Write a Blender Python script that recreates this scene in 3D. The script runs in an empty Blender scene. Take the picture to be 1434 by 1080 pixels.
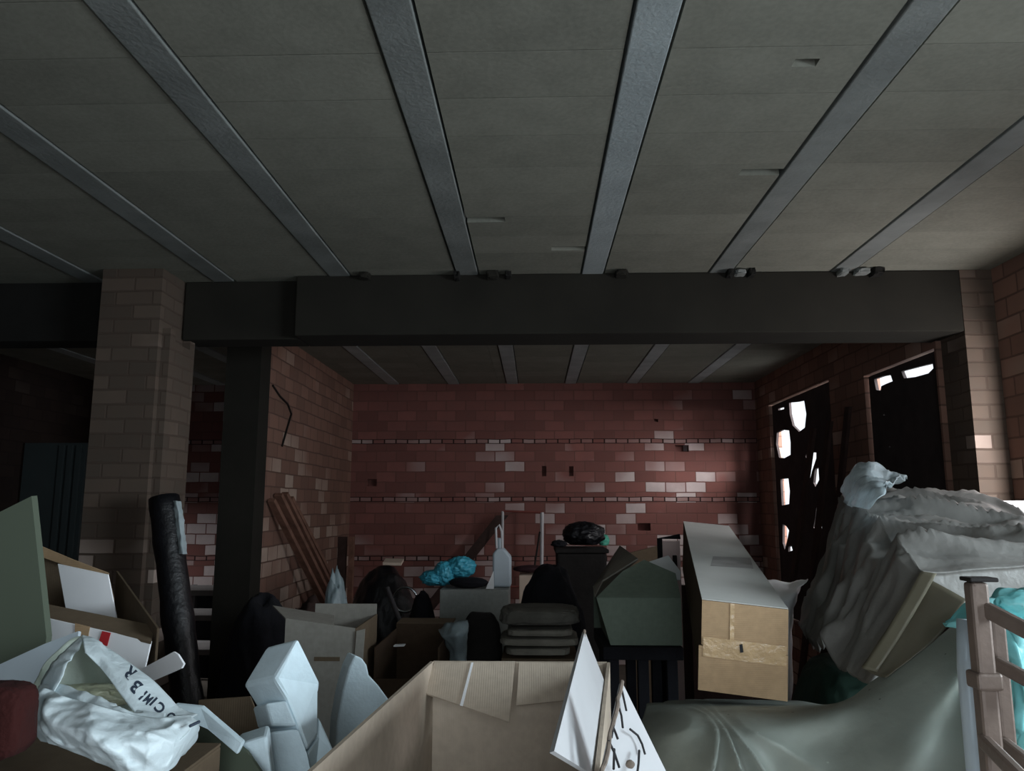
import bpy, bmesh, math, random
from mathutils import Vector, noise, geometry
from mathutils.bvhtree import BVHTree

W, H, F = 1434.0, 1080.0, 1077.0
TH, PSI = math.atan(169 / F), math.atan(32 / F * math.cos(math.atan(169 / F)))
CAM = Vector((0, 0, 1.55))
FW = Vector((-math.sin(PSI) * math.cos(TH), math.cos(PSI) * math.cos(TH), math.sin(TH)))
RT = Vector((math.cos(PSI), math.sin(PSI), 0))
UP = RT.cross(FW)
scene = bpy.context.scene
COL = scene.collection


def ray(px, py):
    return FW + RT * ((px - W / 2) / F) + UP * ((H / 2 - py) / F)


def P(px, py, Y):                       # the point of a line of sight at depth Y in the room
    d = ray(px, py)
    return CAM + d * (Y / d.y)


def PX(px, py, X):
    d = ray(px, py)
    return CAM + d * (X / d.x)


def PZ(px, py, z):
    d = ray(px, py)
    return CAM + d * ((z - CAM.z) / d.z)


def srgb(r, g, b):
    f = lambda c: (c / 255 / 12.92) if c / 255 <= 0.04045 else ((c / 255 + 0.055) / 1.055) ** 2.4
    return (f(r), f(g), f(b), 1)


# ------------------------------------------------------------------ materials
class NT:
    def __init__(s, name):
        s.m = bpy.data.materials.new(name)
        s.m.use_nodes = True
        s.t = s.m.node_tree
        s.bsdf = s.t.nodes['Principled BSDF']
        s.out = s.t.nodes['Material Output']

    def n(s, typ, ins=None, **kw):
        x = s.t.nodes.new(typ)
        for k, v in kw.items():
            setattr(x, k, v)
        for k, v in (ins or {}).items():
            if isinstance(v, bpy.types.NodeSocket):
                s.t.links.new(v, x.inputs[k])
            else:
                x.inputs[k].default_value = v
        return x

    def link(s, a, b):
        s.t.links.new(a, b)

    def math(s, op, a, b=0.0, c=None):
        ins = {0: a, 1: b}
        if c is not None:
            ins[2] = c
        return s.n('ShaderNodeMath', ins, operation=op).outputs[0]

    def mix(s, fac, a, b, blend='MIX'):
        x = s.n('ShaderNodeMix', data_type='RGBA', blend_type=blend)
        for i, v in ((0, fac), (6, a), (7, b)):
            if isinstance(v, bpy.types.NodeSocket):
                s.link(v, x.inputs[i])
            else:
                x.inputs[i].default_value = v
        return x.outputs[2]

    def ramp(s, fac, stops):
        x = s.n('ShaderNodeValToRGB', {0: fac})
        e = x.color_ramp.elements
        while len(e) < len(stops):
            e.new(0.5)
        for el, (p, c) in zip(e, stops):
            el.position = p
            el.color = c
        return x.outputs[0]

    def noise(s, scale, detail=4, vec=None, rough=0.55):
        ins = {'Scale': scale, 'Detail': detail, 'Roughness': rough}
        if vec is not None:
            ins['Vector'] = vec
        return s.n('ShaderNodeTexNoise', ins).outputs[0]

    def coord(s):
        return s.n('ShaderNodeTexCoord').outputs['Object']

    def bump(s, h, strength=0.3, dist=0.01):
        b = s.n('ShaderNodeBump', {'Height': h, 'Strength': strength, 'Distance': dist})
        s.link(b.outputs[0], s.bsdf.inputs['Normal'])

    def base(s, c):
        if isinstance(c, bpy.types.NodeSocket):
            s.link(c, s.bsdf.inputs['Base Color'])
        else:
            s.bsdf.inputs['Base Color'].default_value = c


def sc(c, k):
    return (min(1, c[0] * k), min(1, c[1] * k), min(1, c[2] * k), 1)


def plain(name, col, rough=0.8, var=0.25, scale=6.0, bump=0.0, bscale=40, metal=0.0, spec=0.3):
    t = NT(name)
    co = t.coord()
    n = t.noise(scale, 5, co)
    t.base(t.ramp(n, [(0.3, sc(col, 1 - var)), (0.7, sc(col, 1 + var))]))
    t.bsdf.inputs['Roughness'].default_value = rough
    t.bsdf.inputs['Metallic'].default_value = metal
    t.bsdf.inputs['Specular IOR Level'].default_value = spec
    if bump:
        t.bump(t.noise(bscale, 4, co), bump, 0.01)
    return t.m


def cardboard(name, col, ax=0):
    t = NT(name)
    co = t.coord()
    n1 = t.noise(3.0, 5, co)
    n2 = t.noise(45, 3, co)
    c = t.ramp(n1, [(0.3, sc(col, 0.82)), (0.7, sc(col, 1.12))])
    c = t.mix(0.25, c, t.ramp(n2, [(0.35, sc(col, 0.75)), (0.65, sc(col, 1.2))]))
    t.base(c)
    t.bsdf.inputs['Roughness'].default_value = 0.85
    t.bsdf.inputs['Specular IOR Level'].default_value = 0.15
    w = t.n('ShaderNodeTexWave', {'Vector': co, 'Scale': 60.0, 'Distortion': 0.5}, bands_direction='XYZ'[ax]).outputs[1]
    t.bump(w, 0.08, 0.004)
    return t.m


def film(name, col, rough=0.35, trans=0.0, clear=0.0, scale=9, bump=0.35, var=0.2, specks=False):
    t = NT(name)
    co = t.coord()
    n = t.noise(scale, 6, co)
    c = t.ramp(n, [(0.3, sc(col, 1 - var)), (0.7, sc(col, 1 + var))])
    if specks:
        v = t.n('ShaderNodeTexVoronoi', {'Vector': co, 'Scale': 14.0}).outputs['Distance']
        c = t.mix(t.ramp(v, [(0.035, (1, 1, 1, 1)), (0.06, (0, 0, 0, 1))]), c, sc(col, 0.18))
        v2 = t.n('ShaderNodeTexVoronoi', {'Vector': t.n('ShaderNodeVectorMath', {0: co, 1: (3.3, 1.7, 0.4)}, operation='ADD').outputs[0], 'Scale': 11.0}).outputs['Distance']
        c = t.mix(t.ramp(v2, [(0.03, (1, 1, 1, 1)), (0.05, (0, 0, 0, 1))]), c, sc(col, 1.8))
    t.base(c)
    t.bsdf.inputs['Roughness'].default_value = rough
    t.bump(t.noise(scale * 3, 5, co), bump, 0.01)
    sh = t.bsdf.outputs[0]
    if trans:
        tr = t.n('ShaderNodeBsdfTranslucent')
        t.link(c, tr.inputs[0])
        sh = t.n('ShaderNodeMixShader', {0: trans, 1: sh, 2: tr.outputs[0]}).outputs[0]
    if clear:
        tp = t.n('ShaderNodeBsdfTransparent')
        sh = t.n('ShaderNodeMixShader', {0: clear, 1: sh, 2: tp.outputs[0]}).outputs[0]
    t.link(sh, t.out.inputs[0])
    return t.m


def brick(name, axis, bw, rh, red, pale, palefrac=0.35, bands=True, ugrad=0.0, mortar=srgb(112, 78, 72), zfade=True, dark=1.0):
    """Hollow clay brickwork; axis = the world axis that runs along the wall."""
    t = NT(name)
    co = t.coord()
    sp = t.n('ShaderNodeSeparateXYZ', {0: co})
    u = sp.outputs[0 if axis == 'X' else 1]
    z = sp.outputs[2]
    if axis == 'XY':
        u = t.math('ADD', sp.outputs[0], sp.outputs[1])
    wob = t.math('MULTIPLY', t.math('SUBTRACT', t.noise(3.0, 3, co), 0.5), 0.02)
    zz = t.math('ADD', z, wob)
    vec = t.n('ShaderNodeCombineXYZ', {0: u, 1: zz, 2: 0.0}).outputs[0]
    br = t.n('ShaderNodeTexBrick', {'Vector': vec, 'Color1': (0, 0, 0, 1), 'Color2': (1, 1, 1, 1), 'Mortar': (0.5, 0.5, 0.5, 1), 'Scale': 1.0,
                                    'Mortar Size': 0.006, 'Mortar Smooth': 0.3, 'Brick Width': bw, 'Row Height': rh})
    br.offset = 0.5
    rnd = t.n('ShaderNodeSeparateColor', {0: br.outputs[0]}).outputs[0]
    # efflorescence: pale bricks are commoner in the lower courses, in patches
    patch = t.noise(0.9, 3, co)
    thr = t.math('ADD', 1.0 - palefrac, t.math('MULTIPLY', t.math('SUBTRACT', 0.5, patch), 1.1 if ugrad else 1.3))
    if ugrad:
        thr = t.math('SUBTRACT', thr, t.math('MULTIPLY', u, ugrad))
        thr = t.math('SUBTRACT', thr, t.math('MULTIPLY', t.math('LESS_THAN', u, -2.1), 0.62))
    if zfade:
        thr = t.math('ADD', thr, t.math('MULTIPLY', t.math('SUBTRACT', z, 1.5), 0.3 if ugrad else 0.22))
    pf = t.n('ShaderNodeMapRange', {0: rnd, 1: thr, 2: t.math('ADD', thr, 0.3), 3: 0.0, 4: 1.0}).outputs[0]
    sm = t.noise(9, 5, co)
    redc = t.mix(rnd, sc(red, 0.75), sc(red, 1.25))
    redc = t.mix(t.math('MULTIPLY', sm, 0.6), redc, sc((red[0] * 0.8, red[1] * 1.1, red[2] * 1.2, 1), 0.8))
    c = t.mix(pf, redc, t.mix(sm, sc(pale, 0.75), sc(pale, 1.15)))
    c = t.mix(br.outputs[1], c, mortar)
    h = br.outputs[1]
    if bands:
        zb = t.math('FRACT', t.math('DIVIDE', t.math('SUBTRACT', zz, 1.0), 0.594))
        mask = t.math('MULTIPLY', t.math('LESS_THAN', zb, 0.085), t.math('LESS_THAN', z, 2.5))
        vb = t.n('ShaderNodeCombineXYZ', {0: u, 1: t.math('MULTIPLY', zb, 0.594), 2: 0.0}).outputs[0]
        b2 = t.n('ShaderNodeTexBrick', {'Vector': vb, 'Color1': (0, 0, 0, 1), 'Color2': (1, 1, 1, 1), 'Mortar': (0, 0, 0, 1), 'Scale': 1.0,
                                        'Mortar Size': 0.008, 'Mortar Smooth': 0.2, 'Brick Width': 0.12, 'Row Height': 0.0505})
        b2.offset = 0.0
        r2 = t.n('ShaderNodeSeparateColor', {0: b2.outputs[0]}).outputs[0]
        cb = t.mix(t.math('MULTIPLY', r2, t.n('ShaderNodeMapRange', {0: patch, 1: 0.4, 2: 0.62, 3: 0.25, 4: 1.0}).outputs[0]), sc(red, 0.9), sc(pale, 1.0))
        cb = t.mix(b2.outputs[1], cb, srgb(50, 34, 32))
        c = t.mix(mask, c, cb)
        h = t.math('MAXIMUM', t.math('MULTIPLY', h, t.math('SUBTRACT', 1.0, mask)), t.math('MULTIPLY', b2.outputs[1], mask))
    if dark != 1.0:
        c = t.mix(1.0, c, (dark, dark, dark, 1), 'MULTIPLY')
    t.base(c)
    t.bsdf.inputs['Roughness'].default_value = 0.9
    t.bsdf.inputs['Specular IOR Level'].default_value = 0.2
    hh = t.math('SUBTRACT', t.math('MULTIPLY', sm, 0.35), h)
    t.bump(hh, 0.6, 0.012)
    return t.m


def concrete_blocks(name, col):
    t = NT(name)
    co = t.coord()
    sh = t.n('ShaderNodeVectorMath', {0: co, 1: (-.323, 0, 0)}, operation='ADD').outputs[0]
    br = t.n('ShaderNodeTexBrick', {'Vector': sh, 'Color1': sc(col, 0.8), 'Color2': sc(col, 1.1), 'Mortar': sc(col, 0.72), 'Scale': 1.0,
                                    'Mortar Size': 0.003, 'Mortar Smooth': 0.6, 'Brick Width': 0.698, 'Row Height': 0.25})
    br.offset = 0.0
    n = t.noise(7, 6, co)
    n2 = t.noise(60, 3, co)
    c = t.mix(0.35, br.outputs[0], t.ramp(n, [(0.3, sc(col, 0.72)), (0.7, sc(col, 1.22))]))
    c = t.mix(0.15, c, t.ramp(n2, [(0.35, sc(col, 0.6)), (0.65, sc(col, 1.3))]))
    t.base(c)
    t.bsdf.inputs['Roughness'].default_value = 0.95
    t.bsdf.inputs['Specular IOR Level'].default_value = 0.1
    t.bump(t.math('SUBTRACT', t.math('MULTIPLY', n2, 0.4), br.outputs[1]), 0.35, 0.008)
    return t.m


RED, PALE = srgb(132, 85, 78), srgb(192, 178, 176)
M = {}
M['brick_back'] = brick('brick_back', 'X', 0.205, 0.1055, RED, PALE, 0.3, ugrad=0.1)
M['brick_side'] = brick('brick_side', 'Y', 0.205, 0.1055, srgb(146, 108, 94), srgb(186, 164, 150), 0.36, bands=False, mortar=srgb(110, 86, 76))
M['brick_pillar'] = brick('brick_pillar', 'XY', 0.2, 0.077, srgb(100, 84, 74), srgb(182, 164, 154), 0.3, bands=False, mortar=srgb(88, 75, 67))
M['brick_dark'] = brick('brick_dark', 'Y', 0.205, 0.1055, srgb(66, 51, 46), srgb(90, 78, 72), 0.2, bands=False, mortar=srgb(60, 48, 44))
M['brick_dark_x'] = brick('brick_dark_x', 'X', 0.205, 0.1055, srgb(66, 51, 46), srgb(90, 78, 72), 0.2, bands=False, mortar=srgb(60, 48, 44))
M['ceiling'] = concrete_blocks('ceiling_block', srgb(138, 138, 128))
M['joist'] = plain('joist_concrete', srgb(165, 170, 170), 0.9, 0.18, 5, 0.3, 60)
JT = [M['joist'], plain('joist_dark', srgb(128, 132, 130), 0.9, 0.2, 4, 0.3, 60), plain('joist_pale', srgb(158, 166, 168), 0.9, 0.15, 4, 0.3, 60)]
M['void'] = plain('dark_void', srgb(50, 48, 45), 1.0)
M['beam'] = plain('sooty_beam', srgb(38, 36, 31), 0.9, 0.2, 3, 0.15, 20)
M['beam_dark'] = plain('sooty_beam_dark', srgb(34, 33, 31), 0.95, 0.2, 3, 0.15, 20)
M['floor'] = plain('dusty_concrete', srgb(95, 88, 80), 0.95, 0.3, 3, 0.3, 30)
M['card_tan'] = cardboard('card_tan', srgb(180, 166, 150))
M['card_brown'] = cardboard('card_brown', srgb(176, 148, 116), 2)
M['card_grey'] = cardboard('card_grey', srgb(150, 146, 138))
M['card_dark'] = cardboard('card_dark', srgb(104, 90, 74))
M['card_deep'] = cardboard('card_deep', srgb(72, 58, 46))
M['card_green'] = cardboard('card_green', srgb(112, 124, 112))
M['card_white'] = plain('card_white', srgb(238, 239, 242), 0.7, 0.06, 5)
M['card_flap'] = plain('card_flap', srgb(186, 186, 188), 0.7, 0.05, 5)
M['card_edge'] = plain('card_edge', srgb(120, 108, 98), 0.9, 0.3, 60)
M['ink'] = plain('black_ink', srgb(45, 44, 46), 0.8)
M['red_print'] = plain('red_print', srgb(190, 50, 55), 0.6, 0.08)
M['navy_print'] = plain('navy_print', srgb(48, 58, 72), 0.6, 0.08)
M['wine_print'] = plain('wine_print', srgb(120, 70, 88), 0.6, 0.08)
M['tape'] = plain('clear_tape', srgb(196, 166, 128), 0.12, 0.1, 14, 0.5, 30, spec=0.6)
M['styro'] = plain('styrofoam', srgb(208, 226, 234), 0.75, 0.05, 30, 0.12, 120)
M['bag_white'] = film('bag_white', srgb(226, 238, 242), 0.4, 0.25, 0, 10, 0.5, 0.1)
M['packet'] = film('packet_film', srgb(182, 186, 160), 0.3, 0.15, 0, 7, 0.4, 0.12)
M['board_green'] = plain('board_green', srgb(82, 90, 77), 0.7, 0.06, 3)
M['red_cloth'] = plain('red_cloth', srgb(46, 12, 10), 0.95, 0.2, 8, 0.4, 60)
M['sheet_grey'] = film('sheet_grey', srgb(144, 142, 138), 0.4, 0.2, 0, 6, 0.45, 0.22)
M['sheet_front'] = film('sheet_front', srgb(150, 156, 148), 0.58, 0.2, 0.06, 5, 0.35, 0.15, specks=True)
M['sheet_brown'] = film('sheet_brown', srgb(112, 106, 90), 0.35, 0.25, 0.12, 5, 0.3, 0.15)
M['sheet_hem'] = film('sheet_hem', srgb(132, 126, 108), 0.35, 0.25, 0.05, 5, 0.3, 0.12)
M['sheet_clear'] = film('sheet_clear', srgb(205, 220, 225), 0.18, 0.2, 0.2, 9, 0.6, 0.15)
M['green_tarp'] = film('green_tarp', srgb(48, 74, 64), 0.6, 0, 0, 8, 0.4, 0.2)
M['turq'] = film('turquoise_film', srgb(150, 226, 228), 0.35, 0.3, 0, 6, 0.5, 0.18)
M['blue'] = film('blue_film', srgb(70, 170, 195), 0.4, 0.1, 0, 14, 0.5, 0.2)
M['black_film'] = film('black_film', srgb(20, 20, 24), 0.42, 0, 0, 12, 0.5, 0.3)
M['black_cloth'] = plain('black_cloth', srgb(22, 22, 27), 0.95, 0.3, 8, 0.4, 30)
M['dark_heap'] = plain('dark_heap', srgb(30, 28, 27), 0.95, 0.3, 8, 0.4, 30)
M['maroon'] = plain('maroon_cloth', srgb(56, 34, 38), 0.8, 0.2)
M['grey_cloth'] = plain('grey_cloth', srgb(142, 138, 128), 0.95, 0.25, 9, 0.4, 30)
M['dark_grey_cloth'] = plain('dark_grey_cloth', srgb(100, 98, 92), 0.95, 0.25, 9, 0.5, 25)
M['grey_box'] = cardboard('grey_box', srgb(146, 150, 146))
M['pale_film'] = film('pale_film', srgb(150, 165, 170), 0.3, 0.2, 0.15, 10, 0.5, 0.15)
M['wood'] = plain('old_wood', srgb(126, 92, 78), 0.8, 0.3, 12, 0.2, 40)
M['wood_dark'] = plain('dark_wood', srgb(62, 46, 42), 0.85, 0.3, 12, 0.2, 40)
M['rust_metal'] = plain('brown_painted_metal', srgb(112, 98, 90), 0.45, 0.15, 20, 0.1, 80, 0.2)
M['white_tube'] = plain('white_tube', srgb(190, 188, 190), 0.5, 0.1)
M['red_tube'] = plain('red_brown_tube', srgb(120, 66, 60), 0.5, 0.1)
M['chrome'] = plain('chrome', srgb(190, 195, 200), 0.2, 0.05, metal=1.0)
M['dull_metal'] = plain('dull_metal', srgb(95, 92, 94), 0.5, 0.1)
M['blue_grey'] = plain('blue_grey_panel', srgb(64, 71, 72), 0.7, 0.1, 2)
M['pale_plastic'] = plain('pale_plastic', srgb(178, 190, 198), 0.5, 0.06)
M['cream'] = plain('cream_card', srgb(200, 182, 165), 0.8, 0.08)
M['pink_board'] = plain('pink_board', srgb(228, 202, 198), 0.8, 0.08)
M['white_sheet'] = plain('white_sheet', srgb(225, 228, 230), 0.7, 0.05)
M['boarding'] = plain('boarding', srgb(58, 52, 52), 0.9, 0.25, 6, 0.2, 30)
M['teal_bit'] = film('teal_bit', srgb(90, 180, 155), 0.4, 0.1)
M['grey_slab'] = plain('grey_slab', srgb(165, 160, 158), 0.85, 0.12)
M['wire'] = plain('wire', srgb(30, 26, 25), 0.7)


# ------------------------------------------------------------------ building helpers
def tagit(o, label=None, cat=None, group=None, kind=None):
    for k, v in (('label', label), ('category', cat), ('group', group), ('kind', kind)):
        if v:
            o[k] = v
    return o


def mk(name, verts, faces, mat, parent=None, smooth=False, bevel=0.0, solid=0.0, sub=0):
    verts = [Vector(v) for v in verts]
    if parent is None:
        lo = Vector((sum(v.x for v in verts) / len(verts), sum(v.y for v in verts) / len(verts), min(v.z for v in verts)))
    else:
        lo = parent.matrix_world_loc if hasattr(parent, 'matrix_world_loc') else world_loc(parent)
    if name.startswith(('wall', 'ceiling', 'floor', 'pillar', 'trim')) and parent is None:
        lo = Vector((0, 0, 0))
    me = bpy.data.meshes.new(name)
    me.from_pydata([tuple(v - lo) for v in verts], [], faces)
    bm = bmesh.new()
    bm.from_mesh(me)
    bmesh.ops.recalc_face_normals(bm, faces=bm.faces)
    bm.to_mesh(me)
    bm.free()
    me.materials.append(M[mat] if isinstance(mat, str) else mat)
    if smooth:
        me.polygons.foreach_set('use_smooth', [True] * len(me.polygons))
    o = bpy.data.objects.new(name, me)
    COL.objects.link(o)
    if parent is None:
        o.location = lo
    else:
        o.parent = parent
    if solid:
        md = o.modifiers.new('Solidify', 'SOLIDIFY')
        md.thickness = solid
        md.offset = 0
    if bevel:
        md = o.modifiers.new('Bevel', 'BEVEL')
        md.width = bevel
        md.segments = 2
        md.limit_method = 'ANGLE'
    if sub:
        md = o.modifiers.new('Sub', 'SUBSURF')
        md.levels = md.render_levels = sub
    return o


def world_loc(o):
    v = Vector(o.location)
    while o.parent is not None:
        o = o.parent
        v += Vector(o.location)
    return v


def thing(name, base, label, cat, group=None):
    o = bpy.data.objects.new(name, None)
    o.empty_display_size = 0.1
    o.location = base
    COL.objects.link(o)
    return tagit(o, label, cat, group)


def merge(*geos):
    V, Fc = [], []
    for v, f in geos:
        b = len(V)
        V += list(v)
        Fc += [tuple(i + b for i in q) for q in f]
    return V, Fc


def boxg(x0, x1, y0, y1, z0, z1):
    v = [(x, y, z) for z in (z0, z1) for y in (y0, y1) for x in (x0, x1)]
    return v, [(0, 2, 3, 1), (4, 5, 7, 6), (0, 1, 5, 4), (2, 6, 7, 3), (0, 4, 6, 2), (1, 3, 7, 5)]


def obox(c, a, b, d):
    """parallelepiped from corner c with edge vectors a, b, d"""
    c, a, b, d = map(Vector, (c, a, b, d))
    v = [c, c + a, c + b, c + a + b, c + d, c + d + a, c + d + b, c + d + a + b]
    return v, [(0, 2, 3, 1), (4, 5, 7, 6), (0, 1, 5, 4), (2, 6, 7, 3), (0, 4, 6, 2), (1, 3, 7, 5)]


def prism(poly, ext):
    poly = [Vector(p) for p in poly]
    ext = Vector(ext)
    n = len(poly)
    v = poly + [p + ext for p in poly]
    return v, [tuple(range(n)), tuple(range(2 * n - 1, n - 1, -1))] + [(i, (i + 1) % n, n + (i + 1) % n, n + i) for i in range(n)]


def panel(quad, t):
    """a sheet of thickness t whose outline is quad; thickness goes along minus the normal seen by the camera"""
    q = [Vector(p) for p in quad]
    n = (q[1] - q[0]).cross(q[2] - q[0]).normalized()
    if n.dot(CAM - q[0]) > 0:
        n = -n
    for i in range(3, len(q)):          # keep the sheet flat
        d = q[i] - CAM
        k = (q[0] - CAM).dot(n) / d.dot(n) if abs(d.dot(n)) > 1e-4 else 1
        if .6 < k < 1.6:
            q[i] = CAM + d * k
    return prism(q, n * t)


def tube(pts, r, seg=10, closed=False):
    pts = [Vector(p) for p in pts]
    v, f = [], []
    n = len(pts)
    prev = None
    for i, p in enumerate(pts):
        if closed:
            d = (pts[(i + 1) % n] - pts[i - 1]).normalized()
        else:
            d = (pts[min(i + 1, n - 1)] - pts[max(i - 1, 0)]).normalized()
        if prev is None:
            a = d.orthogonal().normalized()
        else:
            a = (prev - d * prev.dot(d)).normalized()
        prev = a
        b = d.cross(a)
        rr = r[i] if isinstance(r, (list, tuple)) else r
        for k in range(seg):
            t = 2 * math.pi * k / seg
            v.append(p + (a * math.cos(t) + b * math.sin(t)) * rr)
    for i in range(n if closed else n - 1):
        for k in range(seg):
            k2 = (k + 1) % seg
            j = (i + 1) % n
            f.append((i * seg + k, i * seg + k2, j * seg + k2, j * seg + k))
    if not closed:
        f.append(tuple(range(seg - 1, -1, -1)))
        f.append(tuple((n - 1) * seg + k for k in range(seg)))
    return v, f


def crumple(p, seed, f, amp):
    q = Vector((p[0] * f + seed * 7.3, p[1] * f - seed * 3.1, p[2] * f + seed))
    a = noise.noise(q) * 0.6 + (1 - 2 * abs(noise.noise(q * 1.7 + Vector((5, 2, 1))))) * 0.5 + (1 - 2 * abs(noise.noise(q * 3.9))) * 0.22
    return a * amp


def blob(c, r, seed=1, amp=0.15, freq=1.6, flat=0.0, sub=5, boxy=1.0):
    """crumpled closed lump: radii r, flattened underside, boxy<1 squares it off"""
    bm = bmesh.new()
    bmesh.ops.create_icosphere(bm, subdivisions=sub, radius=1)
    c = Vector(c)
    v = []
    for x in bm.verts:
        d = x.co.normalized()
        d = Vector([math.copysign(abs(k) ** boxy, k) for k in d])
        k = 1 + crumple(x.co.normalized(), seed, freq, amp)
        p = Vector((d.x * r[0], d.y * r[1], d.z * r[2])) * k
        if flat and p.z < -r[2] * flat:
            p.z = -r[2] * flat + (p.z + r[2] * flat) * 0.06
        v.append(c + p)
    f = [tuple(q.index for q in x.verts) for x in bm.faces]
    bm.free()
    return v, f


def cr(p0, p1, p2, p3, t):
    return 0.5 * ((2 * p1) + (-p0 + p2) * t + (2 * p0 - 5 * p1 + 4 * p2 - p3) * t * t + (-p0 + 3 * p1 - 3 * p2 + p3) * t ** 3)


def cloth(rows, nu=8, nv=8, amp=0.0, freq=6.0, seed=1, dirn=None, stretch=(1, 1, 1)):
    """sheet through a grid of control points (Catmull-Rom), with creases"""
    R = [[Vector(p) for p in r] for r in rows]

    def line(pts, n):
        out = []
        m = len(pts)
        for i in range(m - 1):
            p0 = pts[i - 1] if i else pts[0] * 2 - pts[1]
            p3 = pts[i + 2] if i + 2 < m else pts[-1] * 2 - pts[-2]
            for k in range(n):
                out.append(cr(p0, pts[i], pts[i + 1], p3, k / n))
        out.append(pts[-1])
        return out
    R = [line(r, nu) for r in R]
    cols = [line([r[j] for r in R], nv) for j in range(len(R[0]))]
    nj, ni = len(cols), len(cols[0])
    G = [[cols[j][i] for j in range(nj)] for i in range(ni)]
    v, f = [], []
    for i in range(ni):
        for j in range(nj):
            p = G[i][j]
            if amp:
                du = G[i][min(j + 1, nj - 1)] - G[i][max(j - 1, 0)]
                dv = G[min(i + 1, ni - 1)][j] - G[max(i - 1, 0)][j]
                n = du.cross(dv)
                n = n.normalized() if n.length > 1e-9 else Vector((0, 0, 1))
                if dirn is not None and n.dot(Vector(dirn)) < 0:
                    n = -n
                p = p + n * crumple((p.x * stretch[0], p.y * stretch[1], p.z * stretch[2]), seed, freq, amp)
            v.append(p)
    for i in range(ni - 1):
        for j in range(nj - 1):
            a = i * nj + j
            f.append((a, a + 1, a + nj + 1, a + nj))
    return v, f


def holed(axis, pos, outward, u0, u1, z0, z1, thick, openings):
    """wall slab with openings (u0,u1,z0,z1,depth); depth None goes right through"""
    us = sorted({u0, u1, *[o[0] for o in openings], *[o[1] for o in openings]})
    zs = sorted({z0, z1, *[o[2] for o in openings], *[o[3] for o in openings]})
    V, Fc = [], []

    def pt(u, z, d):
        return (u, pos + outward * d, z) if axis == 'X' else (pos + outward * d, u, z)

    def quad(a, b, c, d):
        k = len(V)
        V.extend([a, b, c, d])
        Fc.append((k, k + 1, k + 2, k + 3))

    def depth(u, z):
        for o in openings:
            if o[0] < u < o[1] and o[2] < z < o[3]:
                return thick if o[4] is None else o[4], o[4] is None
        return 0.0, False
    D = {}
    for i in range(len(us) - 1):
        for k in range(len(zs) - 1):
            D[i, k] = depth((us[i] + us[i + 1]) / 2, (zs[k] + zs[k + 1]) / 2)
    for (i, k), (d, thru) in D.items():
        a, b, c, e = us[i], us[i + 1], zs[k], zs[k + 1]
        if not thru:
            quad(pt(a, c, d), pt(b, c, d), pt(b, e, d), pt(a, e, d))
            quad(pt(a, c, thick), pt(a, e, thick), pt(b, e, thick), pt(b, c, thick))
        d2 = D.get((i + 1, k), (thick, True))[0]
        if abs(d - d2) > 1e-6:
            quad(pt(b, c, d), pt(b, e, d), pt(b, e, d2), pt(b, c, d2))
        d2 = D.get((i, k + 1), (thick, True))[0]
        if abs(d - d2) > 1e-6:
            quad(pt(a, e, d), pt(b, e, d), pt(b, e, d2), pt(a, e, d2))
    quad(pt(u0, z0, 0), pt(u0, z1, 0), pt(u0, z1, thick), pt(u0, z0, thick))
    quad(pt(u0, z0, 0), pt(u1, z0, 0), pt(u1, z0, thick), pt(u0, z0, thick))
    return V, Fc


def pierced(outer, holes, ext):
    """flat board with ragged holes right through"""
    loops = [[Vector(p) for p in outer]] + [[Vector(p) for p in h] for h in holes]
    flat = [p for l in loops for p in l]
    tris = geometry.tessellate_polygon(loops)
    n = len(flat)
    V = flat + [p + Vector(ext) for p in flat]
    Fc = [tuple(t) for t in tris] + [tuple(i + n for i in reversed(t)) for t in tris]
    b = 0
    for l in loops:
        m = len(l)
        for i in range(m):
            Fc.append((b + i, b + (i + 1) % m, n + b + (i + 1) % m, n + b + i))
        b += m
    return V, Fc


def struct(name, geo, mat, **kw):
    o = mk(name, geo[0], geo[1], mat, **kw)
    o['kind'] = 'structure'
    return o


def one(name, geo, mat, label, cat, group=None, **kw):
    return tagit(mk(name, geo[0], geo[1], mat, **kw), label, cat, group)


def part(root, name, geo, mat, **kw):
    return mk(name, geo[0], geo[1], mat, parent=root, **kw)


# ------------------------------------------------------------------ the room
CZ = 2.82
YB = 7.95
XL, XR, XR2 = -4.5, 2.48, 2.28
struct('floor', boxg(XL - .3, XR + .4, -1.4, YB + .3, -0.15, 0), 'floor')

# holes of missing bricks in the far wall
rec = []
for px, py, w, h in ((521, 676, .1, .07), (762, 660, .045, .1), (800, 660, .045, .1), (955, 628, .14, .07), (902, 738, .13, .075), (919, 589, .04, .03)):
    p = P(px, py, YB)
    rec.append((p.x - w / 2, p.x + w / 2, p.z - h / 2, p.z + h / 2, 0.09))
struct('wall_back', holed('X', YB, 1, XL - .2, XR2, 0, CZ + .058, 0.25, rec), 'brick_back')
struct('wall_left', holed('Y', XL, -1, -.6, YB - .001, 0, CZ, .2, [(7.0, 7.6, .8, 1.5, None)]), 'brick_dark')  # hidden opening added to let light onto the recess brickwork
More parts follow.
